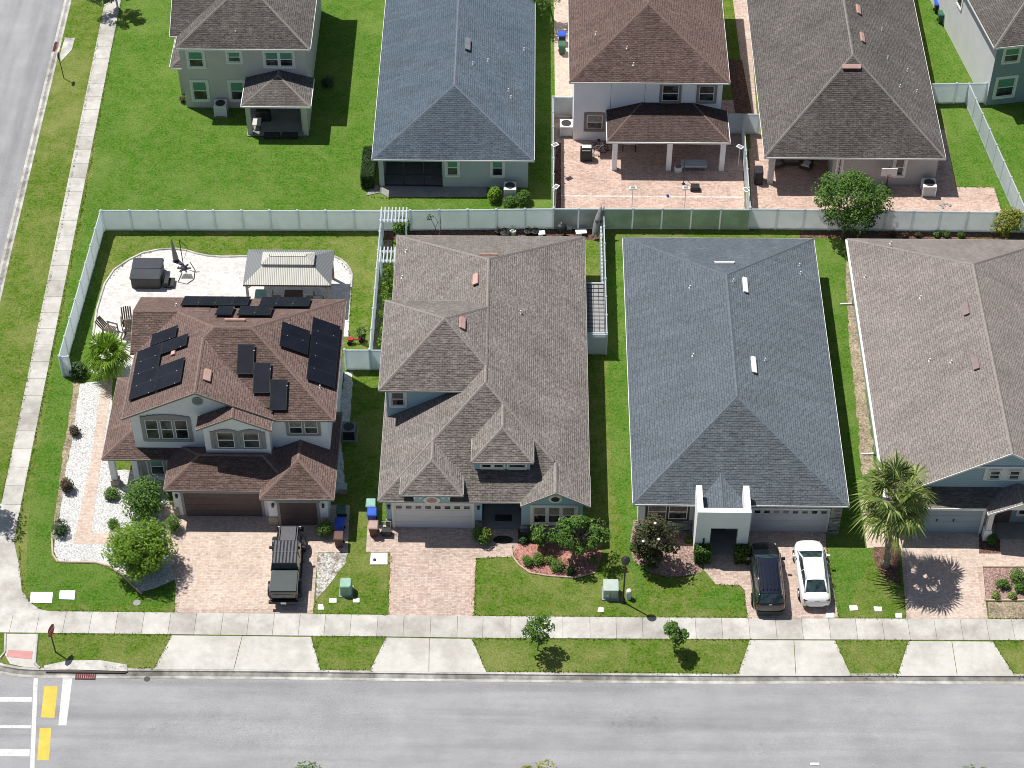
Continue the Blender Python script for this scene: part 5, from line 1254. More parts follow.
b = at(437, 238); mb = MB().path([b, b+V(-.1, 0, 1), b+V(-.5, 0, 2.1)], [.03, .025, .01], 5).path([b+V(.15, 0, 0), b+V(.3, 0, 1.2), b+V(.25, 0, 2.2)], [.03, .02, .01], 5).path([b+V(-.1, 0, 1), b+V(.1, 0, 1.4), b+V(-.1, 0, 2)], [.02, .02, .01], 5)
mb.build('stem', 'bark', v); mb = MB(); leafy(mb, b+V(-.45, 0, 1.9), (.25, .2, .2), 40, .08); mb.build('foliage', 'leaf_dark', v, uvs=False)
bush('dark_shrub', 'dark shrub in the shade at the right wall of the grey house', at(328, 85), .6, .7, 'leaf_dark', 500, .08, seed=64)
tree('shade_tree', 'dark tree overhanging the end of the side sidewalk at the top edge', at(112, -12), 4, at(108, -8, 2.0), (2.0, 1.3, 1.0), 'leaf_dark', 30, 60, .11, .09, .4, seed=65)
tree('shade_tree', 'tree between the slate and brown roof houses at the top edge', at(548, -6), 4, at(545, -1, 2.5), (1.4, 1.2, 1.2), 'leaf_mid', 24, 60, .1, .08, .42, seed=66)
# planters by the rear fence of the teal house
for p, r_, lb in (((505, 235), .38, 'largest black pot of plants by the teal house rear fence'), ((528, 234), .3, 'black pot under the middle of the teal house rear fence'), ((535, 234), .32, 'black pot with a pale plant near the corner of the fence'), ((498, 234), .2, 'small black pot left of the largest pot')):
    q = at(*p); t = empty('planter', q, lb, 'planter', 'pots along the teal house rear fence')
    MB().lathe(q, [(r_*.7, 0), (r_, .32), (r_*.86, .33)], 14).build('pot', 'plastic_black', t)
    random.seed(int(p[0])); mb = MB(); leafy(mb, q+V(0, 0, .45), (r_*.7, r_*.7, .2), 50, .06); mb.build('foliage', 'leaf_brown', t, uvs=False)
q = at(513, 235); t = empty('planter', q, 'white square planter between the black pots', 'planter', 'pots along the teal house rear fence')
MB().lathe(q, [(.16, 0), (.24, .4), (.2, .4)], 4).build('pot', 'plastic_white', t); random.seed(5); mb = MB(); leafy(mb, q+V(0, 0, .6), (.2, .2, .25), 40, .06); mb.build('foliage', 'leaf_dark', t, uvs=False)

# ================================================================== STREET FURNITURE
b = at(623, 602)
t = empty('lamp_post', b, 'black lamp post with round lantern on the lawn by the green utility box', 'lamp post')
MB().tube(b, b+V(0, 0, 3.55), .055, .045, 10).lathe(b, [(.16, 0), (.13, .25), (.07, .4), (.06, .6)], 12).build('pole', 'metal_dark', t)
MB().lathe(b+V(0, 0, 3.5), [(.06, 0), (.2, .1), (.24, .32), (.22, .36)], 14).build('lantern', 'metal_dark', t)
MB().lathe(b+V(0, 0, 3.86), [(.27, 0), (.27, .04), (.12, .2), (.03, .26)], 14).build('lantern_cap', 'metal_dark', t)
# stop sign
b = at(55.5, 652); t = empty('stop_sign', b, 'red octagonal stop sign on a thin dark post at the crosswalk corner', 'stop sign')
MB().box(b.x-.03, b.x+.03, b.y-.03, b.y+.03, 0, 2.25).build('post', 'metal_dark', t)
def octo(r_, th):
    mb = MB(); i = 0
    for yy in (-th/2, th/2):
        for k in range(8): a = R(22.5+45*k); mb.v.append(V(r_*math.cos(a), yy, r_*math.sin(a)))
    mb.f = [tuple(range(8)), tuple(15-k for k in range(8))]+[(k, (k+1) % 8, 8+(k+1) % 8, 8+k) for k in range(8)]
    return mb
mm = Matrix.Translation(b+V(.04, 0, 2.0)) @ Matrix.Rotation(R(72), 4, 'Z')
MB().add(octo(.40, .012), mm @ Matrix.Translation(V(0, -.02, 0))).build('face', 'sign_red', t)
MB().add(octo(.42, .008), mm @ Matrix.Translation(V(0, -.012, 0))).build('back_plate', 'white_paint', t)
cu = bpy.data.curves.new('lettering', 'FONT'); cu.body = 'STOP'; cu.size = .32; cu.align_x = 'CENTER'; cu.align_y = 'CENTER'; cu.extrude = .002; cu.materials.append(M['white_paint'])
lo = bpy.data.objects.new('lettering', cu); COL.objects.link(lo); lo.parent = t
ml_ = Matrix.Translation(-b) @ mm @ Matrix.Translation(V(0, -.032, 0)) @ Matrix.Rotation(R(90), 4, 'X')
bpy.context.view_layer.update(); me_ = bpy.data.meshes.new_from_object(lo.evaluated_get(bpy.context.evaluated_depsgraph_get()))
bpy.data.objects.remove(lo); me_.transform(ml_); lo = bpy.data.objects.new('lettering', me_); COL.objects.link(lo); lo.parent = t
# small sign on the side street
b = at(64, 78.5); t = empty('street_sign', b, 'thin dark post with a small sign beside the side street', 'sign')
MB().tube(b, b+V(-.1, 0, 2.3), .035, .035, 8).build('post', 'metal_dark', t)
MB().add(octo(.3, .02), Matrix.Translation(b+V(-.1, 0, 2.1)) @ Matrix.Rotation(R(88), 4, 'Z')).build('sign_plate', 'metal_dark', t)
# utility boxes
def rbox(mb, c, sx, sy, h, r_=.08, taper=.92):
    n = 4; prof = []
    pts = []
    for cx_, cy_, a0 in ((1, 1, 0), (-1, 1, 90), (-1, -1, 180), (1, -1, 270)):
        for k in range(n+1):
            a = R(a0+90*k/n); pts.append((cx_*(sx/2-r_)+r_*math.cos(a), cy_*(sy/2-r_)+r_*math.sin(a)))
    c = Vector(c); i = len(mb.v); L = len(pts)
    for z, s in ((0, 1), (h-.06, (1+taper)/2), (h-.015, taper), (h, taper*.92)):
        mb.v += [c+V(x*s, y*s, z) for x, y in pts]
    for j in range(3): mb.f += [(i+j*L+k, i+j*L+(k+1) % L, i+(j+1)*L+(k+1) % L, i+(j+1)*L+k) for k in range(L)]
    mb.f += [tuple(i+3*L+k for k in range(L)), tuple(i+L-1-k for k in range(L))]
    return mb
b = at(346.3, 593); t = empty('transformer', b, 'mint green rounded utility pedestal between the two paver driveways', 'utility box')
rbox(MB(), b+V(0, .1, .04), .72, .78, .85, .16, .86).build('cover', 'transformer_green', t, smooth=False); MB().box(b.x-.42, b.x+.42, b.y-.35, b.y+.55, 0, .05).build('pad', 'slab_grey', t)
b = at(610.5, 599.5); t = empty('transformer', b, 'square grey green utility box left of the lamp post', 'utility box')
MB().box(b.x-.42, b.x+.42, b.y, b.y+.8, .06, .8).box(b.x-.44, b.x+.44, b.y-.02, b.y+.82, .8, .86).build('cabinet', 'utility_grey', t); MB().box(b.x-.5, b.x+.5, b.y-.1, b.y+.9, 0, .07).build('pad', 'slab_grey', t)
MB().box(b.x-.3, b.x-.12, b.y-.012, b.y, .3, .42).build('warning_plate', 'white_paint', t); MB().box(b.x-.008, b.x+.008, b.y-.008, b.y, .1, .78).build('door_seam', 'metal_dark', t)
b = at(628.5, 598); t = empty('pedestal', b, 'short white utility pedestal right of the lamp post', 'utility pedestal')
MB().lathe(b, [(.17, 0), (.17, .6), (.14, .72), (.05, .78)], 14).build('cover', 'plastic_white', t); MB().lathe(b+V(0, 0, .5), [(.175, 0), (.175, .04)], 14).build('band', 'utility_grey', t)
# yard drain cover in the corner lawn
tag(MB().lathe(at(137, 603), [(.22, 0), (.22, .03), (.2, .035)], 16).build('drain_cover', 'granite'), 'round grey drain cover in the grass below the bright round tree', 'drain cover')
tag(MB().lathe(at(147, 679, -.13), [(.18, 0), (.18, .015)], 12).build('valve_cover', 'metal_dark'), 'small round iron valve cover in the street asphalt', 'valve cover')
# little litter in street
tag(MB().box(at(815, 764).x-.25, at(815, 764).x+.25, at(815, 764).y, at(815, 764).y+.15, -.13, -.1).build('paper', 'white_paint'), 'scrap of white paper lying on the asphalt at the bottom edge', 'litter')

# ------------------------------------------------------------------ air conditioners
def ac(p, s, label, mat='utility_grey', dark=0):
    b = at(*p); t = empty('air_conditioner', b, label, 'air conditioner', 'air conditioners beside the houses')
    h_ = .85*s; w_ = .42*s
    mb = MB()
    for k in range(9): mb.box(b.x-w_, b.x+w_, b.y-w_, b.y+w_, .08+k*h_/9.5, .08+k*h_/9.5+.05)
    mb.box(b.x-w_*.94, b.x+w_*.94, b.y-w_*.94, b.y+w_*.94, .05, h_).build('housing', 'metal_dark' if dark else mat, t)
    for sx in (-1, 1):
        for sy in (-1, 1): MB().box(b.x+sx*w_-.04, b.x+sx*w_+.04, b.y+sy*w_-.04, b.y+sy*w_+.04, .05, h_+.03).build('corner_post', mat, t)
    MB().box(b.x-w_-.03, b.x+w_+.03, b.y-w_-.03, b.y+w_+.03, h_+.01, h_+.06).build('top_cover', mat, t)
    fb = MB().lathe((b.x, b.y, h_+.06), [(w_*.85, 0), (w_*.85, .03), (w_*.78, .035)], 20).build('fan_guard', 'metal_dark', t)
    mb = MB().lathe((b.x, b.y, h_+.09), [(.09, 0), (.07, .03)], 10)
    for k in range(4): mb.obox((b.x+.17*math.cos(k*math.pi/2), b.y+.17*math.sin(k*math.pi/2), h_+.10), (.24, .10, .012), k*math.pi/2)
    mb.build('fan', 'metal_dark', t)
    MB().box(b.x-w_-.12, b.x+w_+.12, b.y-w_-.12, b.y+w_+.12, 0, .05).build('pad', 'slab_grey', t)
ac((349.5, 436), .95, 'dark air conditioner in the side gap right of the solar house', 'vent_grey', 1)
ac((221.5, 113), 1, 'air conditioner on the rear wall of the grey house', 'trim_white')
ac((510, 195), .95, 'white air conditioner between shrubs at the slate roof house', 'trim_white')
ac((566, 133), 1, 'white air conditioner in the corner left of the brown roof house', 'trim_white')
ac((927.5, 193), 1.05, 'white framed air conditioner at the right end of the charcoal roof house', 'trim_white')

# ------------------------------------------------------------------ wheelie bins
def bin_(p, body, lid, label, rz=0, s=.88):
    b = at(*p); t = empty('wheelie_bin', b, label, 'bin', 'wheelie bins beside the houses')
    mm = Matrix.Translation(b) @ Matrix.Rotation(rz, 4, 'Z') @ Matrix.Scale(s, 4)
    mb = MB(); i = 0
    mb.v = [V(x*q, y*q, z) for z, q in ((.06, .78), (.98, 1)) for x, y in ((-.3, -.34), (.3, -.34), (.3, .34), (-.3, .34))]
    mb.f = [(3, 2, 1, 0), (4, 5, 6, 7)]+[(k, (k+1) % 4, 4+(k+1) % 4, 4+k) for k in range(4)]
    mb.box(-.33, .33, -.37, .37, .92, .98)
    MB().add(mb, mm).build('body', body, t)
    mb = MB(); mb.v = [V(-.34, -.4, .985), V(.34, -.4, .985), V(.34, .38, .985), V(-.34, .38, .985), V(-.28, -.32, 1.05), V(.28, -.32, 1.05), V(.28, .30, 1.08), V(-.28, .30, 1.08)]
    mb.f = [(3, 2, 1, 0), (4, 5, 6, 7), (0, 1, 5, 4), (1, 2, 6, 5), (2, 3, 7, 6), (3, 0, 4, 7)]
    MB().add(mb, mm).build('lid', lid, t)
    MB().add(MB().tube((-.28, .43, .95), (.28, .43, .95), .022), mm).build('handle', body, t)
    for sx in (-1, 1): MB().add(MB().tube((sx*.24, .27, .1), (sx*.31, .27, .1), .1, n=12), mm).build('wheel', 'black_rubber', t)
bin_((342, 519), 'plastic_black', 'plastic_green', 'black lidded bin, rearmost in the row beside the narrow garage')
bin_((340.5, 531), 'plastic_blue', 'plastic_blue', 'blue lidded bin in the row beside the narrow garage')
bin_((339.5, 545), 'plastic_brown', 'plastic_brown', 'brown bin nearest the driveway beside the narrow garage')
bin_((371.5, 512), 'plastic_teal', 'plastic_teal', 'grey green bin, rearmost at the left wall of the teal house')
bin_((372.5, 521), 'plastic_blue', 'plastic_blue', 'bright blue lidded bin at the left wall of the teal house')
bin_((374, 534), 'plastic_brown', 'barrel_pink', 'brown bin with dull pink lid at the front of the teal house row')
bin_((562, 43), 'plastic_black', 'plastic_blue', 'blue lidded bin on the pale path left of the brown roof house')
bin_((562, 53), 'plastic_green', 'plastic_green', 'green bin on the pale path left of the brown roof house')
bin_((937, 12), 'plastic_black', 'plastic_blue', 'blue lidded bin at the top of the north east side lawn')
bin_((940.5, 22), 'plastic_green', 'plastic_green', 'green bin below the blue one in the north east side lawn')
b = at(386.5, 536); t = empty('folding_cart', b, 'black folding cart by the left jamb of the white garage door', 'cart')
MB().box(b.x-.28, b.x+.28, b.y-.1, b.y+.3, .1, .5).build('crate', 'plastic_black', t); MB().tube((b.x-.25, b.y+.3, .1), (b.x-.25, b.y+.35, .95), .02).tube((b.x+.25, b.y+.3, .1), (b.x+.25, b.y+.35, .95), .02).tube((b.x-.25, b.y+.35, .95), (b.x+.25, b.y+.35, .95), .02).build('handle', 'metal_silver', t)
for sx in (-1, 1): MB().tube((b.x+sx*.3, b.y+.2, .1), (b.x+sx*.34, b.y+.2, .1), .1, n=12).build('wheel', 'black_rubber', t)
b = at(343, 492); t = empty('hose_reel', b, 'pale grey hose box at the rear of the solar house bins', 'hose box')
MB().box(b.x-.25, b.x+.25, b.y-.2, b.y+.2, 0, .5).build('body', 'barrel_pink', t); MB().box(b.x-.28, b.x+.28, b.y-.23, b.y+.23, .5, .56).build('lid', 'utility_grey', t)

# ================================================================== BACKYARD OF THE SOLAR HOUSE
b = V(-25.4, 102.75, 0); t = empty('hot_tub', b, 'square black hot tub with folded two part cover on the white patio', 'hot tub')
rbox(MB(), b, 2.0, 2.0, .85, .18, 1.0).build('cabinet', 'tub_side', t)
for sy in (-1, 1): rbox(MB(), b+V(0, sy*.52, .855), 2.08, 1.02, .12, .12, .98).build('cover', 'tub_cover', t)
mb = MB()
for k in range(12): mb.box(b.x-.9+k*.16, b.x-.89+k*.16, b.y-1.005, b.y-.99, .05, .8)
mb.build('side_panel', 'metal_dark', t)
b = V(-24.0, 102.2, 0); t = empty('tub_steps', b, 'dark two tread steps at the right side of the hot tub', 'steps')
MB().box(b.x-.25, b.x+.1, b.y-.4, b.y+.4, .3, .5).build('tread', 'plastic_black', t); MB().box(b.x+.1, b.x+.45, b.y-.4, b.y+.4, .12, .26).build('tread', 'plastic_black', t); MB().box(b.x-.25, b.x+.42, b.y-.38, b.y-.33, 0, .28).box(b.x-.25, b.x+.42, b.y+.33, b.y+.38, 0, .28).build('side_frame', 'plastic_black', t)
b = at(176, 261); t = empty('folded_umbrella', b, 'folded dark patio umbrella standing behind the hot tub', 'umbrella')
MB().tube(b, b+V(-.1, 0, 2.0), .025).build('pole', 'metal_dark', t); MB().tube(b+V(0, 0, .25), b+V(-.1, 0, 1.95), .20, .05, 10).build('canopy', 'cushion', t); MB().lathe(b, [(.25, 0), (.22, .06)], 12).build('base', 'metal_dark', t)
b = at(184, 268.5); t = empty('pole_stand', b, 'thin cantilever pole on a cross base in the patio', 'umbrella stand')
MB().tube(b, b+V(-.1, .3, 2.3), .03).tube(b+V(-.1, .3, 2.3), b+V(.4, .2, 1.7), .02).tube(b+V(.4, .2, 1.7), b+V(.15, 0, 1.0), .015).build('pole', 'metal_dark', t)
mb = MB()
for k in range(3): mb.obox(b+V(0, 0, .04), (.9, .1, .06), k*R(60))
mb.lathe(b, [(.22, 0), (.22, .12), (.1, .2)], 12).build('base', 'metal_dark', t)
b = at(187, 277); t = empty('fabric_cover', b, 'low dark triangular cover on the patio ringed by a cable', 'cover')
mb = MB(); mb.v = [b+V(-.42, -.2, 0), b+V(.5, -.2, 0), b+V(.3, .3, 0), b+V(-.3, .25, 0), b+V(-.1, .05, .28)]; mb.f = [(0, 1, 4), (1, 2, 4), (2, 3, 4), (3, 0, 4), (3, 2, 1, 0)]; mb.build('fabric', 'cushion', t)
mb = MB(); Pp = [at(*p, .03) for p in ((178, 266), (182, 273), (178, 282), (187, 284), (194, 279), (195, 270), (190, 262))]
for a, c in zip(Pp, Pp[1:]): mb.tube(a, c, .03, n=5)
mb.build('cable', 'metal_dark', t)
def chair(p, rz, label, L=1.1, mat='wood_dark', grp='patio chairs'):
    b = at(*p); t = empty('patio_chair', b, label, 'chair', grp)
    mm = Matrix.Translation(b) @ Matrix.Rotation(rz, 4, 'Z'); A = lambda m_, nm, mt_: MB().add(m_, mm).build(nm, mt_, t)
    mb = MB()
    for k in range(6): mb.box(-.3, .3, -.35+k*.12, -.26+k*.12, .36, .39)
    A(mb, 'seat', mat)
    mb = MB()
    for k in range(5):
        x = -.28+k*.14; mb.v += [V(x-.05, .36, .38), V(x+.05, .36, .38), V(x+.05, .36+L*.45, 1.0+.05*(2-abs(k-2))), V(x-.05, .36+L*.45, 1.0+.05*(2-abs(k-2)))]
        i = len(mb.v)-4; mb.v += [q+V(0, .03, 0) for q in mb.v[i:i+4]]; mb.f += [(i, i+1, i+2, i+3), (i+7, i+6, i+5, i+4), (i+3, i+2, i+6, i+7), (i, i+3, i+7, i+4), (i+1, i+5, i+6, i+2)]
    A(mb, 'backrest', mat)
    for sx in (-1, 1):
        A(MB().box(sx*.36-.05, sx*.36+.05, -.38, .42, .58, .62), 'armrest', mat)
        for yy in (-.34, .34): A(MB().box(sx*.35-.03, sx*.35+.03, yy-.03, yy+.03, 0, .58), 'leg', mat)
chair((128, 327), R(10), 'northern of two dark slatted lounge chairs by the patio house corner')
chair((129, 341), R(-10), 'southern of two dark slatted lounge chairs beside the palm')
chair((111, 333), R(70), 'dark lounge chair turned toward the sidewalk fence by the palm')
# gazebo
g0, g1, g2, g3 = -18.5, -12.75, 99.66, 103.07
t = empty('gazebo', ((g0+g1)/2, (g2+g3)/2, 0), 'hardtop gazebo with ribbed grey metal roof and raised vent tier on the patio', 'gazebo')
def frus(mb, x0, x1, y0, y1, z0, a, z1, sides='nsew'):
    c = [V(x0, y0, z0), V(x1, y0, z0), V(x1, y1, z0), V(x0, y1, z0)]; d = [V(x0+a, y0+a, z1), V(x1-a, y0+a, z1), V(x1-a, y1-a, z1), V(x0+a, y1-a, z1)]
    for k, s in enumerate('senw'):
        if s in sides: mb.slab([c[k], c[(k+1) % 4], d[(k+1) % 4], d[k]], .04)
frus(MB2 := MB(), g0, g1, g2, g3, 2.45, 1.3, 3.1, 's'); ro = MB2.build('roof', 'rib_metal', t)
frus(MB2 := MB(), g0, g1, g2, g3, 2.45, 1.3, 3.1, 'new'); MB2.build('side_slope', 'rib_metal_shaded', ro)
frus(MB2 := MB(), g0+1.15, g1-1.15, g2+1.15, g3-1.05, 3.22, .5, 3.5, 'nsew'); MB2.build('vent_tier', 'rib_metal', ro)
MB().box(g0+1.7, g1-1.7, g2+1.62, g3-1.55, 3.3, 3.52).build('ridge', 'rib_metal', ro)
MB().box(g0, g1, g2, g2+.08, 2.3, 2.44).box(g0, g1, g3-.08, g3, 2.3, 2.44).box(g0, g0+.08, g2, g3, 2.3, 2.44).box(g1-.08, g1, g2, g3, 2.3, 2.44).build('beam', 'wood_dark', t)
for xx in (g0+.2, g1-.2):
    for yy in (g2+.2, g3-.2):
        p_ = MB().box(xx-.08, xx+.08, yy-.08, yy+.08, 0, 2.4).build('post', 'trim_taupe', t)
        sx = 1 if xx < -15 else -1
        MB().tube((xx, yy, 1.9), (xx+sx*.5, yy, 2.38), .05, n=4).build('brace', 'trim_taupe', p_)
b = V(-17.55, 100.3, 0); t = empty('grill_cart', b, 'green covered cart with white base under the left end of the gazebo', 'cart')
rbox(MB(), b+V(0, 0, .5), .75, 1.0, .5, .1, .95).build('cover', 'plastic_teal', t); MB().box(b.x-.33, b.x+.33, b.y-.45, b.y+.45, 0, .5).build('base', 'plastic_white', t)
for x_, lb in ((-15.4, 'brown table under the gazebo beside a chair'),):
    b = V(x_, 100.6, 0); t = empty('patio_table', b, lb, 'table'); MB().box(b.x-.6, b.x+.6, b.y-.4, b.y+.4, .7, .75).build('table_top', 'wood_dark', t)
    for sx in (-1, 1):
        for sy in (-1, 1): MB().box(b.x+sx*.54-.03, b.x+sx*.54+.03, b.y+sy*.34-.03, b.y+sy*.34+.03, 0, .7).build('leg', 'wood_dark', t)
for x_, lb, rz in ((-16.5, 'patio chair at the left side of the gazebo table', 90), (-14.3, 'patio chair at the right side of the gazebo table', -90), (-13.7, 'patio chair near the right posts of the gazebo', 180)):
    q = V(x_, 100.5, 0); px = None
    b = q; t = empty('patio_chair', b, lb, 'chair', 'chairs under the gazebo'); mm = Matrix.Translation(b) @ Matrix.Rotation(R(rz), 4, 'Z')
    MB().add(MB().box(-.27, .27, -.27, .27, .4, .46), mm).build('seat', 'cushion', t); MB().add(MB().box(-.27, .27, .24, .3, .46, .95), mm).build('backrest', 'cushion', t)
    for sx in (-1, 1):
        for sy in (-1, 1): MB().add(MB().box(sx*.25-.02, sx*.25+.02, sy*.25-.02, sy*.25+.02, 0, .4), mm).build('leg', 'metal_dark', t)
b = at(356, 343); t = empty('tricycle', b, 'small red tricycle against the gate by the solar house corner', 'tricycle')
MB().tube(b+V(-.4, 0, .3), b+V(.3, 0, .35), .06).tube(b+V(.3, 0, .35), b+V(.35, 0, .75), .04).box(b.x-.5, b.x-.15, b.y-.14, b.y+.14, .32, .42).build('body', 'fabric_red', t)
for q in ((-.4, -.2), (-.4, .2), (.35, 0)): MB().tube(b+V(q[0], q[1]-.03, .16), b+V(q[0], q[1]+.03, .16), .16, n=14).build('wheel', 'black_rubber', t)
random.seed(71); b = at(362, 341); t = empty('potted_plant', b, 'dark potted plant beside the red tricycle at the gate', 'plant'); MB().lathe(b, [(.18, 0), (.25, .35), (.2, .35)], 12).build('pot', 'plastic_black', t)
mb = MB(); leafy(mb, b+V(0, 0, .8), (.35, .3, .45), 160, .08); mb.build('foliage', 'leaf_dark', t, uvs=False)
# ================================================================== TEAL HOUSE REAR YARD
b = at(561, 236); t = empty('charcoal_grill', b, 'round black kettle grill in front of the grey rear fence', 'grill')
MB().ball(b+V(0, 0, .85), .36, .75, 14).build('bowl', 'plastic_black', t); MB().tube(b+V(0, 0, 1.12), b+V(0, 0, 1.2), .05).build('handle', 'metal_silver', t)
for k in range(3): a = k*2.1; MB().tube(b+V(.1*math.cos(a), .1*math.sin(a), .7), b+V(.38*math.cos(a), .38*math.sin(a), 0), .02).build('leg', 'metal_dark', t)
MB().box(b.x+.3, b.x+.7, b.y-.2, b.y+.2, .75, .78).build('side_shelf', 'metal_dark', t)
def canoe(a, c, label):
    a = Vector(a); c = Vector(c); t = empty('kayak', a, label, 'kayak', 'kayaks leaning in the fence corner'); d = (c-a); n = 10; mb = MB(); rr = [.03, .12, .18, .22, .24, .24, .23, .2, .15, .09, .03]
    L_ = d.length; q_ = d.to_track_quat('Z', 'Y').to_matrix().to_4x4(); mb.add(MB().lathe((0, 0, 0), [(rr[k], L_*k/n) for k in range(n+1)], 12), Matrix.Translation(a) @ q_ @ Matrix.Diagonal((1, .55, 1, 1))); mb.build('hull', 'granite', t, smooth=True); m_ = a+d*.5; MB().ball(m_+V(-.02, -.1, .14), .14, .6, 10).build('cockpit', 'plastic_black', t)
q = at(594, 237); canoe(q+V(-.1, -.3, .15), q+V(.45, .35, 2.6), 'grey kayak leaning in the corner of the rear fence, left one')
canoe(q+V(.2, -.2, .12), q+V(.62, .4, 2.5), 'dark kayak leaning in the corner of the rear fence, right one')
for p, lb in (((542, 236), 'pale wooden board lying by the kettle grill, left of it'), ((581, 235), 'pale wooden board lying beside the leaning kayaks')):
    b = at(*p); o = MB().obox(b+V(0, 0, .3), (.75 if p[0] > 560 else .4, .4, .06), .15).obox(b+V(-.1, 0, .14), (.3, .3, .27)).build('board', 'stucco_modern'); tag(o, lb, 'board')
# ================================================================== NORTH PATIOS
for i_, (p, lb) in enumerate((((555, 145), 'solar spotlight on the left patio fence, rear one'), ((556, 187), 'solar spotlight on the left patio fence, front one'), ((633, 188), 'solar spotlight above the green fence, left one'), ((686, 188), 'solar spotlight above the green fence, right one'),
                             ((740, 147), 'solar spotlight on the fence between patios, rear one'), ((746, 190), 'solar spotlight on the fence between patios, front one'))):
    q = at(*p, 2.45); yy = q.y
    t = empty('solar_spotlight', (q.x, q.y, 0), lb, 'spotlight', 'solar spotlights on the patio fences')
    MB().tube((q.x, yy, 0), (q.x, yy, 2.4), .025).build('pole', 'metal_silver', t)
    rz = (R(35), R(60), 0, 0, R(-40), R(-60))[i_]
    MB().obox((q.x, yy, 2.47), (.48, .34, .05), rz).build('lamp_frame', 'plastic_white', t); MB().obox((q.x, yy, 2.50), (.32, .22, .012), rz).build('solar_cell', 'vent_grey', t)
b = at(586, 159); t = empty('barbecue', b, 'black covered barbecue in the sun left of the patio roof', 'barbecue')
MB().box(b.x-.42, b.x+.42, b.y-.3, b.y+.3, 0, .8).build('cabinet', 'plastic_black', t); MB().add(MB().tube((-.42, 0, 0), (.42, 0, 0), .3, n=14), Matrix.Translation(b+V(0, 0, .82))).build('lid', 'plastic_black', t); MB().tube(b+V(-.3, -.3, 1.0), b+V(.3, -.3, 1.0), .025).build('handle', 'metal_silver', t); MB().box(b.x-.3, b.x+.35, b.y-.15, b.y+.2, 1.12, 1.15).build('tray', 'plastic_white', t)
def bike(b, lb, mat, rz):
    b = Vector(b); t = empty('bicycle', b, lb, 'bicycle', 'bicycles by the patio wall'); mm = Matrix.Translation(b) @ Matrix.Rotation(rz, 4, 'Z')
    for x in (-.5, .5):
        mb = MB(); n = 18
        for k in range(n): a0, a1 = 6.283*k/n, 6.283*(k+1)/n; mb.tube((x+.3*math.cos(a0), 0, .32+.3*math.sin(a0)), (x+.3*math.cos(a1), 0, .32+.3*math.sin(a1)), .025, n=5)
        for k in range(6): a0 = 6.283*k/6; mb.tube((x, 0, .32), (x+.3*math.cos(a0), 0, .32+.3*math.sin(a0)), .006, n=3)
        MB().add(mb, mm).build('wheel', 'black_rubber', t)
    mb = MB().tube((-.5, 0, .32), (-.1, 0, .35), .02).tube((-.1, 0, .35), (.4, 0, .8), .025).tube((-.15, 0, .8), (.38, 0, .78), .025).tube((-.1, 0, .35), (-.18, 0, .88), .022).tube((.5, 0, .32), (.38, 0, .9), .02).tube((-.5, 0, .32), (-.15, 0, .78), .018)
    MB().add(mb, mm).build('frame', mat, t); MB().add(MB().tube((.38, -.25, .95), (.38, .25, .95), .02), mm).build('handlebar', 'metal_silver', t); MB().add(MB().box(-.3, -.08, -.07, .07, .88, .93), mm).build('saddle', 'black_rubber', t)
bike(at(597, 154), 'silver bicycle against the rear wall beside the barbecue', 'metal_silver', .2); bike(at(601, 150), 'dark bicycle nearest the patio roof corner', 'metal_dark', -.15)
# lounge chair, ottoman under the patio roof
b = at(693, 168); t = empty('sun_lounger', b, 'pale blue sun lounger under the edge of the patio roof', 'sun lounger')
MB().box(b.x-.9, b.x+.95, b.y-.32, b.y+.38, .34, .46).build('cushion', 'stucco_greyblue', t); MB().box(b.x-.92, b.x+.97, b.y-.35, b.y+.4, .28, .335).build('frame', 'metal_silver', t)
for sx in (-.8, .85):
    for sy in (-.28, .33): MB().box(b.x+sx-.03, b.x+sx+.03, b.y+sy-.03, b.y+sy+.03, 0, .28).build('leg', 'metal_silver', t)
b = at(678, 171); t = empty('round_stool', b, 'round pale stool at the foot of the sun lounger', 'stool'); MB().lathe(b, [(.26, 0), (.3, .1), (.3, .38), (.26, .43)], 16).build('seat', 'plastic_white', t); MB().lathe(b+V(0, 0, .43), [(.22, 0), (.2, .03)], 16).build('cushion', 'cushion', t)
b = at(629, 150); t = empty('patio_table', b, 'white topped table at the house wall under the patio roof', 'table'); MB().box(b.x-.5, b.x+.5, b.y-.25, b.y+.25, .72, .77).build('table_top', 'plastic_white', t)
for sx in (-.45, .45):
    for sy in (-.2, .2): MB().box(b.x+sx-.03, b.x+sx+.03, b.y+sy-.03, b.y+sy+.03, 0, .72).build('leg', 'metal_dark', t)
b = at(695, 190); t = empty('garden_cart', b, 'black toy cart on the sunlit patio right of a spotlight', 'cart'); MB().box(b.x-.3, b.x+.3, b.y-.2, b.y+.25, .12, .4).build('tub', 'plastic_black', t)
for sx in (-.3, .3):
    MB().tube(b+V(sx, -.1, .12), b+V(sx*1.12, -.1, .12), .12, n=12).build('wheel', 'black_rubber', t)
MB().tube(b+V(-.3, .2, .4), b+V(-.75, .3, .9), .02).build('handle', 'metal_dark', t)
tag(MB().ball(at(667.5, 196.5)+V(0, 0, .1), .1, 1, 10).build('ball', 'plastic_blue'), 'small blue ball on the sunlit patio', 'ball')
b = at(683.5, 184); t = empty('garden_pole', b, 'thin black pole standing at the patio edge before the lounger', 'pole'); MB().tube(b, b+V(-.02, .1, 2.6), .03).build('shaft', 'metal_dark', t); MB().lathe(b, [(.15, 0), (.12, .05)], 10).build('base', 'metal_dark', t)
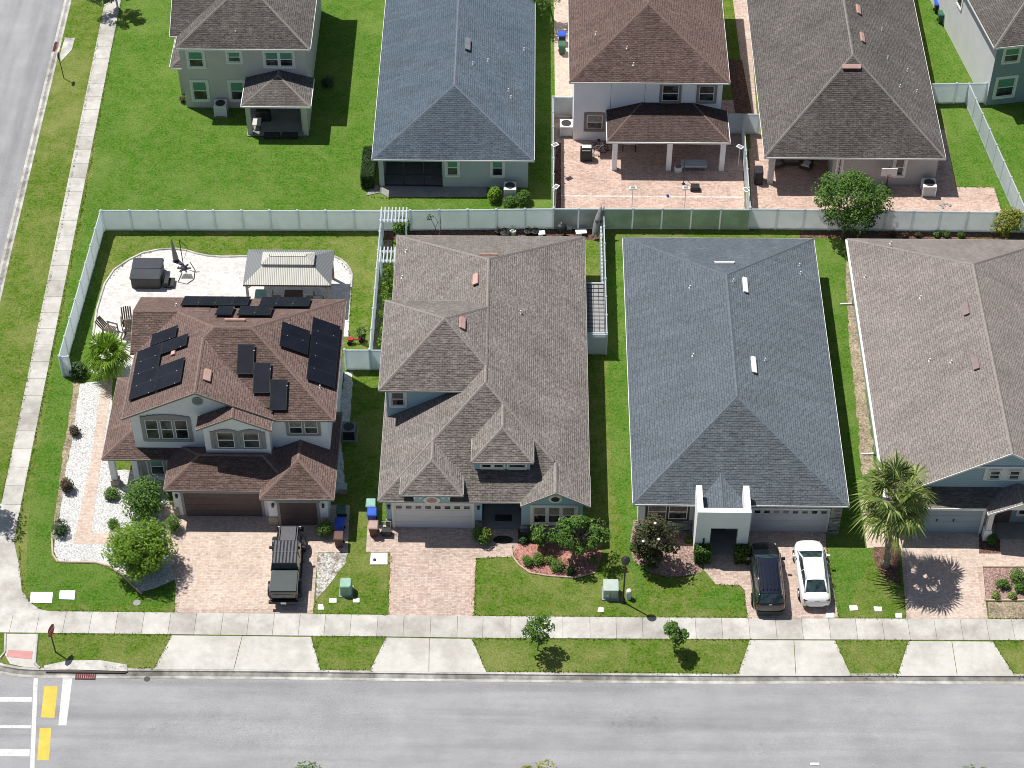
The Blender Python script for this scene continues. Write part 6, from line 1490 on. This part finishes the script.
# charcoal roof house patio
b = at(884, 180); t = empty('basketball_hoop', b, 'basketball hoop with white backboard on the rear wall', 'basketball hoop')
b = V(b.x, 112.4, 0)
ORG[t.name] = V(*t.location)
MB().tube(b, b+V(0, .05, 2.1), .05).build('pole', 'metal_dark', t); MB().obox(b+V(0, -.1, 1.75), (1.1, .05, .7)).build('backboard', 'white_paint', t)
mb = MB()
for k in range(12): a0, a1 = 6.283*k/12, 6.283*(k+1)/12; mb.tube(b+V(.2*math.cos(a0), -.38+.2*math.sin(a0), 1.55), b+V(.2*math.cos(a1), -.38+.2*math.sin(a1), 1.55), .015, n=5)
mb.build('rim', 'rail_red', t); MB().lathe(b, [(.35, 0), (.3, .12)], 12).build('base', 'plastic_black', t)
b = at(758, 181); t = empty('barbecue', b, 'dark covered barbecue standing at the left patio column', 'barbecue'); rbox(MB(), b, .6, .9, 1.1, .1, .9).build('cover', 'plastic_black', t); MB().box(b.x-.2, b.x+.2, b.y-.46, b.y-.44, .5, .54).build('handle', 'metal_dark', t)
for p, lb, rz in (((776, 166), 'wicker armchair in the shaded patio, left one', 20), ((806, 168), 'wicker armchair with striped cushion in the shaded patio', -25), ((790, 163), 'wicker sofa at the back of the shaded patio', 0)):
    b = at(*p); L = 1.4 if 'sofa' in lb else .7; t = empty('armchair' if L < 1 else 'sofa', b, lb, 'armchair' if L < 1 else 'sofa', 'seats on the shaded patio'); mm = Matrix.Translation(b) @ Matrix.Rotation(R(rz), 4, 'Z')
    MB().add(MB().box(-L/2, L/2, -.35, .35, .1, .4), mm).build('seat', 'wood_dark', t); MB().add(MB().box(-L/2, L/2, .3, .42, .1, .85), mm).build('backrest', 'wood_dark', t); MB().add(MB().box(-L/2+.08, L/2-.08, -.34, .28, .4, .5), mm).build('cushion', 'plastic_white' if 'striped' in lb else 'cushion', t)
    for sx in (-1, 1): MB().add(MB().box(sx*L/2-.06, sx*L/2+.06, -.36, .4, .1, .6), mm).build('armrest', 'wood_dark', t)
mb = MB()
for k in range(9): q = at(945+random.uniform(-5, 5), 206+random.uniform(-2.5, 2.5)); mb.ball(q+V(0, 0, .03), random.uniform(.06, .12), .6, 7)
tag(mb.build('stone_ring', 'granite'), 'ring of small stones on the sunlit red patio near the slanting fence', 'stone ring')
# grey house portico
b = at(264, 120); t = empty('covered_grill', b, 'covered barbecue at the back of the grey house portico', 'barbecue'); rbox(MB(), b, 1.1, .6, 1.0, .12, .9).build('cover', 'plastic_black', t); MB().box(b.x-.2, b.x+.2, b.y-.32, b.y-.30, .6, .64).build('handle', 'metal_dark', t)
b = at(257.5, 127); t = empty('patio_table', b, 'pale table shape standing in for the sun patch on the grey house portico floor', 'table'); MB().box(b.x-.3, b.x+.3, b.y-.45, b.y+.4, .5, .55).build('table_top', 'stucco_warm', t)  # added table shape: its pale top imitates sunlight on the floor
for sx in (-.25, .25):
    for sy in (-.4, .35): MB().box(b.x+sx-.03, b.x+sx+.03, b.y+sy-.03, b.y+sy+.03, 0, .5).build('leg', 'metal_dark', t)
for p, lb in (((272, 132), 'flat dark box on the portico step of the grey house, left'), ((290, 133), 'flat dark box on the portico step of the grey house, right')):
    b = at(p[0], 139); o = MB().box(b.x-.55, b.x+.55, b.y-.05, b.y+.35, 0, .3).box(b.x-.57, b.x+.57, b.y-.07, b.y+.37, .3, .34).build('planter_box', 'metal_dark'); tag(o, lb, 'box')
b = at(183, 102); bush('low_shrub', 'small dark plant at the left corner of the grey house', b, .35, .6, 'leaf_brown', 200, .06, seed=81)
# teal porch things
b = at(503, 540); t = empty('doormat', b, 'dark oval mat on the walk before the teal house porch', 'doormat'); 
mb = MB(); mb.lathe((0, 0, 0), [(.5, 0), (.5, .02)], 24); MB().add(mb, Matrix.Translation(b+V(0, 0, .02)) @ Matrix.Diagonal((1.2, .62, 1, 1))).build('mat', 'metal_dark', t)
b = at(503.5, 518, .12); o = MB().box(b.x-.5, b.x+.5, b.y-.25, b.y+.25, .12, .15).build('doormat', 'metal_dark'); tag(o, 'dark rectangular mat at the front door of the teal house', 'doormat')
o = MB().obox(at(380, 539)+V(0, 0, .03), (.3, .5, .04), .5).build('stepping_stone', 'vent_tan'); tag(o, 'loose brown brick lying on the pavers left of the white garage', 'brick')
# ================================================================== VEHICLES  (built about the origin, nose toward +y)
def loft(mb, st):
    """st: list of (y, [(x,z)...]) half profiles from bottom centre out and up to top centre"""
    n = len(st[0][1]); i = len(mb.v); L = 2*n-2
    for y, pr in st:
        ring = [V(x, y, z) for x, z in pr]+[V(-x, y, z) for x, z in pr[-2:0:-1]]
        mb.v += ring
    for j in range(len(st)-1):
        mb.f += [(i+j*L+k, i+j*L+(k+1) % L, i+(j+1)*L+(k+1) % L, i+(j+1)*L+k) for k in range(L)]
    e = i+(len(st)-1)*L
    mb.f += [tuple(i+L-1-k for k in range(L)), tuple(e+k for k in range(L))]
    return mb
def patch(mb, a, b, c, d, n=5, bulge=.04, th=None):
    """curved quad a-b-c-d (a->b along x, a->d along y)"""
    a, b, c, d = map(Vector, (a, b, c, d)); nn = (b-a).cross(d-a).normalized(); i = len(mb.v)
    for r_ in range(n+1):
        for q in range(n+1):
            u, v_ = q/n, r_/n; p = a.lerp(b, u).lerp(d.lerp(c, u), v_); p += nn*bulge*4*(u*(1-u)+.0*v_)*(.5+2*v_*(1-v_)); mb.v.append(p)
    for r_ in range(n):
        for q in range(n): k = i+r_*(n+1)+q; mb.f.append((k, k+1, k+n+2, k+n+1))
    return mb
def wheel(t, x, y, r_, w_=.24, rim='metal_silver'):
    s = 1 if x > 0 else -1
    ty = MB().tube((x-w_/2, y, r_), (x+w_/2, y, r_), r_, n=24).build('wheel', 'black_rubber', t)
    mb = MB().tube((x+s*(w_/2-.03), y, r_), (x+s*(w_/2+.008), y, r_), r_*.62, r_*.58, n=20); mb.build('rim', rim, ty)
def mirror(t, x, y, z, mat):
    s = 1 if x > 0 else -1
    MB().obox((x+s*.10, y, z), (.20, .12, .15)).tube((x-s*.02, y+.02, z-.04), (x+s*.06, y, z-.02), .03, n=6).build('mirror', mat, t)
def lamps(t, L, w_, zf, zr, yf, yr):
    for s in (-1, 1):
        MB().obox((s*(w_-.36), yf-.02, zf-.03), (.26, .12, .09)).build('headlight', 'lamp_clear', t); MB().obox((s*(w_-.28), yr-.03, zr), (.26, .10, .09)).build('tail_light', 'lamp_red', t)
def finish(o, lv=2):
    o.data.polygons.foreach_set('use_smooth', [True]*len(o.data.polygons))
    md = o.modifiers.new('s', 'SUBSURF'); md.levels = lv; md.render_levels = lv
def prof(w_, zb, zm, zt, crown=.03, tuck=.9):
    return [(0, zb), (w_*.8, zb), (w_*.97, zb+.10), (w_, zm-.05), (w_*.985, zm+.12), (w_*tuck, zt-.03), (w_*.6, zt+crown*.7), (0, zt+crown)]
def car(name, loc, rz, label, paint, stations, gh, wheels, r_, rim, roofmat=None, gl='car_glass', hw=.9):
    t = empty(name, (0, 0, 0), label, 'car', None, local=True)
    body = loft(MB(), stations).build('body', paint, t); finish(body)
    # greenhouse: (rear glass base y,z,hw) (roof rear) (roof front) (windshield base)
    (y0, z0, w0), (y1, z1, w1), (y2, z2, w2), (y3, z3, w3) = gh
    RB, RT, FT, FB = [(lambda y, z, w_: (V(-w_, y, z), V(w_, y, z)))(*g) for g in gh]
    cr = .05
    patch(MB(), FB[1], FB[0], FT[0], FT[1], 6, .06).build('windshield', gl, t, smooth=True)
    patch(MB(), RB[0], RB[1], RT[1], RT[0], 6, .05).build('rear_window', gl, t, smooth=True)
    for s, k in ((-1, 0), (1, 1)):
        a, b, c, d = (RB[k], FB[k], FT[k], RT[k]); mb = MB()
        patch(mb, *((b, a, d, c) if k == 0 else (a, b, c, d)), 6, .03).build('side_window', gl, t, smooth=True)
    roof = patch(MB(), RT[0]+V(-.02, -.03, 0), RT[1]+V(.02, -.03, 0), FT[1]+V(.02, .03, 0), FT[0]+V(-.02, .03, 0), 8, .075)
    ro = roof.build('roof_panel', roofmat or paint, t, smooth=True)
    for k in (0, 1):
        m0 = RB[k].lerp(FB[k], .52); m1 = RT[k].lerp(FT[k], .48)
        for a_, b_, r1_, r2_ in ((RB[k], RT[k], .06, .05), (FT[k], FB[k], .05, .06), (m0, m1, .04, .04)): MB().tube(a_, b_, r1_, r2_, 8).build('pillar', paint, t, smooth=True)
        MB().tube(RT[k], FT[k], .05, .05, 8).build('roof_edge', paint, t, smooth=True)
    for x, y in wheels: wheel(t, x, y, r_, rim=rim)
    t.location = loc; t.rotation_euler.z = rz
    return t
# white sedan
def st(y, w_, zb, zm, zt, **k): return (y, prof(w_, zb, zm, zt, **k))
sed = [st(-2.46, .46, .40, .52, .66), st(-2.40, .72, .30, .55, .84), st(-2.26, .84, .22, .58, .97), st(-1.95, .90, .2, .6, 1.02), st(-1.3, .925, .2, .6, .98), st(0, .93, .2, .6, .93),
       st(1.1, .925, .2, .58, .93), st(1.6, .91, .2, .56, .87), st(2.0, .85, .2, .52, .80), st(2.25, .70, .24, .48, .70), st(2.40, .42, .3, .46, .60)]
p = V(16.93, 77.58, .014)
t = car('white_sedan', p, R(1.2), 'white sedan parked nose to the garage of the modern house', 'paint_white', sed, [(-1.90, .98, .66), (-1.2, 1.36, .54), (.38, 1.41, .57), (1.25, .95, .74)], [(-.82, -1.42), (.82, -1.42), (-.82, 1.45), (.82, 1.45)], .33, 'metal_silver')
lamps(t, 0, .92, .66, .84, 2.16, -2.27); mirror(t, .9, .85, .98, 'paint_white'); mirror(t, -.9, .85, .98, 'paint_white')
MB().box(-.62, .62, -2.44, -2.34, .36, .50).build('bumper', 'plastic_black', t); MB().obox((0, -2.40, .72), (.32, .03, .15)).build('number_plate', 'plate', t); MB().obox((0, -2.38, .88), (.3, .02, .05)).build('trunk_badge', 'metal_silver', t)
for s in (-1, 1):
    for y_ in (-.45, .55): MB().obox((s*.925, y_, .80), (.02, .2, .03)).build('door_handle', 'metal_silver', t)
# black SUV
suv = [st(-2.48, .58, .38, .6, .82), st(-2.42, .80, .30, .65, 1.04), st(-2.28, .91, .26, .68, 1.12), st(-1.8, .95, .25, .68, 1.10), st(-.5, .955, .25, .68, 1.07), st(.9, .95, .25, .66, 1.06), st(1.35, .945, .25, .66, 1.06),
       st(1.8, .92, .25, .64, 1.03), st(2.15, .86, .26, .62, .97), st(2.4, .70, .3, .58, .84), st(2.52, .44, .34, .55, .72)]
p = V(14.22, 77.15, .014)
t = car('black_suv', p, R(.6), 'black sport utility car with roof rails beside the square portal', 'paint_black', suv, [(-2.3, 1.10, .78), (-1.95, 1.58, .60), (.5, 1.66, .64), (1.32, 1.08, .78)], [(-.85, -1.45), (.85, -1.45), (-.85, 1.55), (.85, 1.55)], .37, 'metal_dark', 'roof_navy')
lamps(t, 0, .95, .82, .98, 2.28, -2.33); mirror(t, .93, .95, 1.12, 'paint_black'); mirror(t, -.93, .95, 1.12, 'paint_black')
for s in (-1, 1):
    MB().tube((s*.60, -1.9, 1.72), (s*.60, .4, 1.77), .025, n=6).tube((s*.60, -1.85, 1.62), (s*.60, -1.85, 1.73), .02).tube((s*.6, .35, 1.65), (s*.6, .35, 1.77), .02).build('roof_rail', 'metal_dark', t)
    for y_ in (-.6, .5): MB().obox((s*.955, y_, .93), (.02, .2, .03)).build('door_handle', 'metal_dark', t)
for k in range(5): MB().box(-.42+k*.21-.03, -.42+k*.21+.03, -1.8, .3, 1.665, 1.725-.0).build('roof_rib', 'paint_black', t)
MB().box(-.75, .75, -2.50, -2.36, .32, .52).build('bumper', 'plastic_black', t); MB().obox((0, -2.42, .86), (.32, .03, .16)).build('number_plate', 'plate', t); MB().obox((0, -2.41, 1.03), (.18, .02, .06)).build('badge', 'metal_silver', t)
# dark pickup truck
tr_ = [st(-2.66, .80, .50, .8, 1.30, crown=.0, tuck=.97), st(-2.6, .84, .48, .8, 1.34, crown=.0, tuck=.97), st(-1.0, .84, .48, .8, 1.34, crown=0, tuck=.97), st(-.95, .84, .48, .8, 1.24, crown=0, tuck=.97), st(1.0, .84, .48, .82, 1.22, crown=0, tuck=.96), st(1.15, .80, .5, .85, 1.22, crown=.02, tuck=.94),
       st(2.3, .68, .52, .85, 1.16, crown=.03, tuck=.93), st(2.5, .66, .55, .85, 1.12, crown=.02, tuck=.93), st(2.56, .62, .6, .85, 1.02, crown=.0, tuck=.93)]
t = empty('pickup_truck', (0, 0, 0), 'dark pickup truck with covered bed and ribbed roof facing the narrow brown garage', 'pickup truck', local=True)
b_ = loft(MB(), tr_).build('body', 'paint_grey', t); finish(b_, 2)
for a, nm in (((V(-.72, 1.05, 1.22), V(.72, 1.05, 1.22), V(.66, .78, 1.80), V(-.66, .78, 1.80)), 'windshield'),):
    patch(MB(), a[1], a[0], a[3], a[2], 4, .02).build(nm, 'car_glass', t, smooth=True)
patch(MB(), V(-.74, -1.0, 1.24), V(.74, -1.0, 1.24), V(.68, -.9, 1.78), V(-.68, -.9, 1.78), 4, .01).build('rear_window', 'car_glass', t)
for s in (-1, 1):
    a = [V(s*.80, -.95, 1.22), V(s*.80, 1.0, 1.22), V(s*.70, .76, 1.78), V(s*.70, -.88, 1.78)]
    if s < 0: a = [a[1], a[0], a[3], a[2]]
    patch(MB(), *a, 4, .005).build('side_window', 'car_glass', t)
    for a_, b_ in (((s*.80, -.97, 1.22), (s*.70, -.9, 1.80)), ((s*.79, .03, 1.22), (s*.71, .03, 1.8)), ((s*.77, 1.04, 1.22), (s*.68, .78, 1.80))): MB().tube(a_, b_, .048).build('pillar', 'paint_grey', t)
    # arches
    for y_, w__ in ((1.62, .17), (-1.72, .12)):
        mb = MB(); n = 10
        for k in range(n):
            a0 = R(8+164*k/n); a1 = R(8+164*(k+1)/n); r0 = .50
            q = [(y_+r0*math.cos(a0)*1.05, .42+r0*math.sin(a0)), (y_+r0*math.cos(a1)*1.05, .42+r0*math.sin(a1))]
            xi, xo = s*(.68 if y_ > 0 else .80), s*.97
            i = len(mb.v); mb.v += [V(xi, q[0][0], q[0][1]), V(xo, q[0][0], q[0][1]-.02), V(xo, q[1][0], q[1][1]-.02), V(xi, q[1][0], q[1][1]), V(xo, q[0][0], q[0][1]-.09), V(xo, q[1][0], q[1][1]-.09)]
            mb.f += [(i, i+1, i+2, i+3), (i+1, i+4, i+5, i+2)]
        mb.build('fender_flare', 'plastic_black' if y_ < 0 else 'paint_grey', t)
    for y_ in (1.62, -1.72): wheel(t, s*.83, y_, .42, .27, 'metal_dark')
    mirror(t, s*.84, .72, 1.30, 'plastic_black')
    MB().obox((s*.60, 2.56, .92), (.18, .05, .18)).build('headlight', 'lamp_clear', t); MB().obox((s*.76, -2.67, 1.02), (.14, .06, .24)).build('tail_light', 'lamp_red', t)
    for y_ in (-.35, .55): MB().obox((s*.845, y_, 1.05), (.02, .2, .03)).build('door_handle', 'metal_dark', t)
    MB().box(s*.86-.04, s*.86+.04, -.9, 1.0, .42, .47).build('side_step', 'plastic_black', t)
ro = MB().box(-.72, .72, -.93, .80, 1.79, 1.86).build('roof_panel', 'paint_grey', t)
mb = MB()
for k in range(7): x = -.6+k*.2; mb.box(x-.055, x+.055, -.90, .76, 1.862, 1.885)
mb.box(-.70, .70, -.12, -.08, 1.862, 1.89).build('roof_rib', 'roof_silver', ro)
MB().box(-.76, .76, -2.58, -1.05, 1.345, 1.385).build('bed_cover', 'tonneau', t)
MB().box(-.78, .78, -2.70, -2.62, .82, 1.36).box(-.60, .60, -2.715, -2.70, .95, 1.2).build('tailgate', 'paint_grey', t)
MB().box(-.86, .86, -2.86, -2.68, .50, .68).build('bumper', 'plastic_black', t); MB().obox((0, -2.875, .60), (.32, .02, .16)).build('number_plate', 'plate', t)
hd_ = MB().box(-.44, .44, 1.25, 2.35, 1.24, 1.27); hd_.build('hood_bulge', 'roof_silver', t); MB().box(-.55, -.5, 1.3, 2.3, 1.235, 1.26).build('hood_glare', 'roof_silver', t); MB().box(.5, .55, 1.3, 2.3, 1.235, 1.26).build('hood_glare', 'roof_silver', t)  # glare on the hood shaped as thin paler strips
MB().box(-.6, .6, 2.56, 2.6, .72, 1.02).build('grille', 'plastic_black', t); MB().box(-.8, .8, 2.6, 2.8, .5, .68).build('front_bumper', 'plastic_black', t)
MB().tube((-.5, 1.12, 1.26), (.1, 1.16, 1.28), .015).tube((.1, 1.12, 1.26), (.6, 1.16, 1.28), .015).build('wiper', 'black_rubber', t)
t.location = V(-13.9, 77.75, .014); t.rotation_euler.z = R(.8)
# parked car on the sidewalk-end at the very top is left to its shadow tree
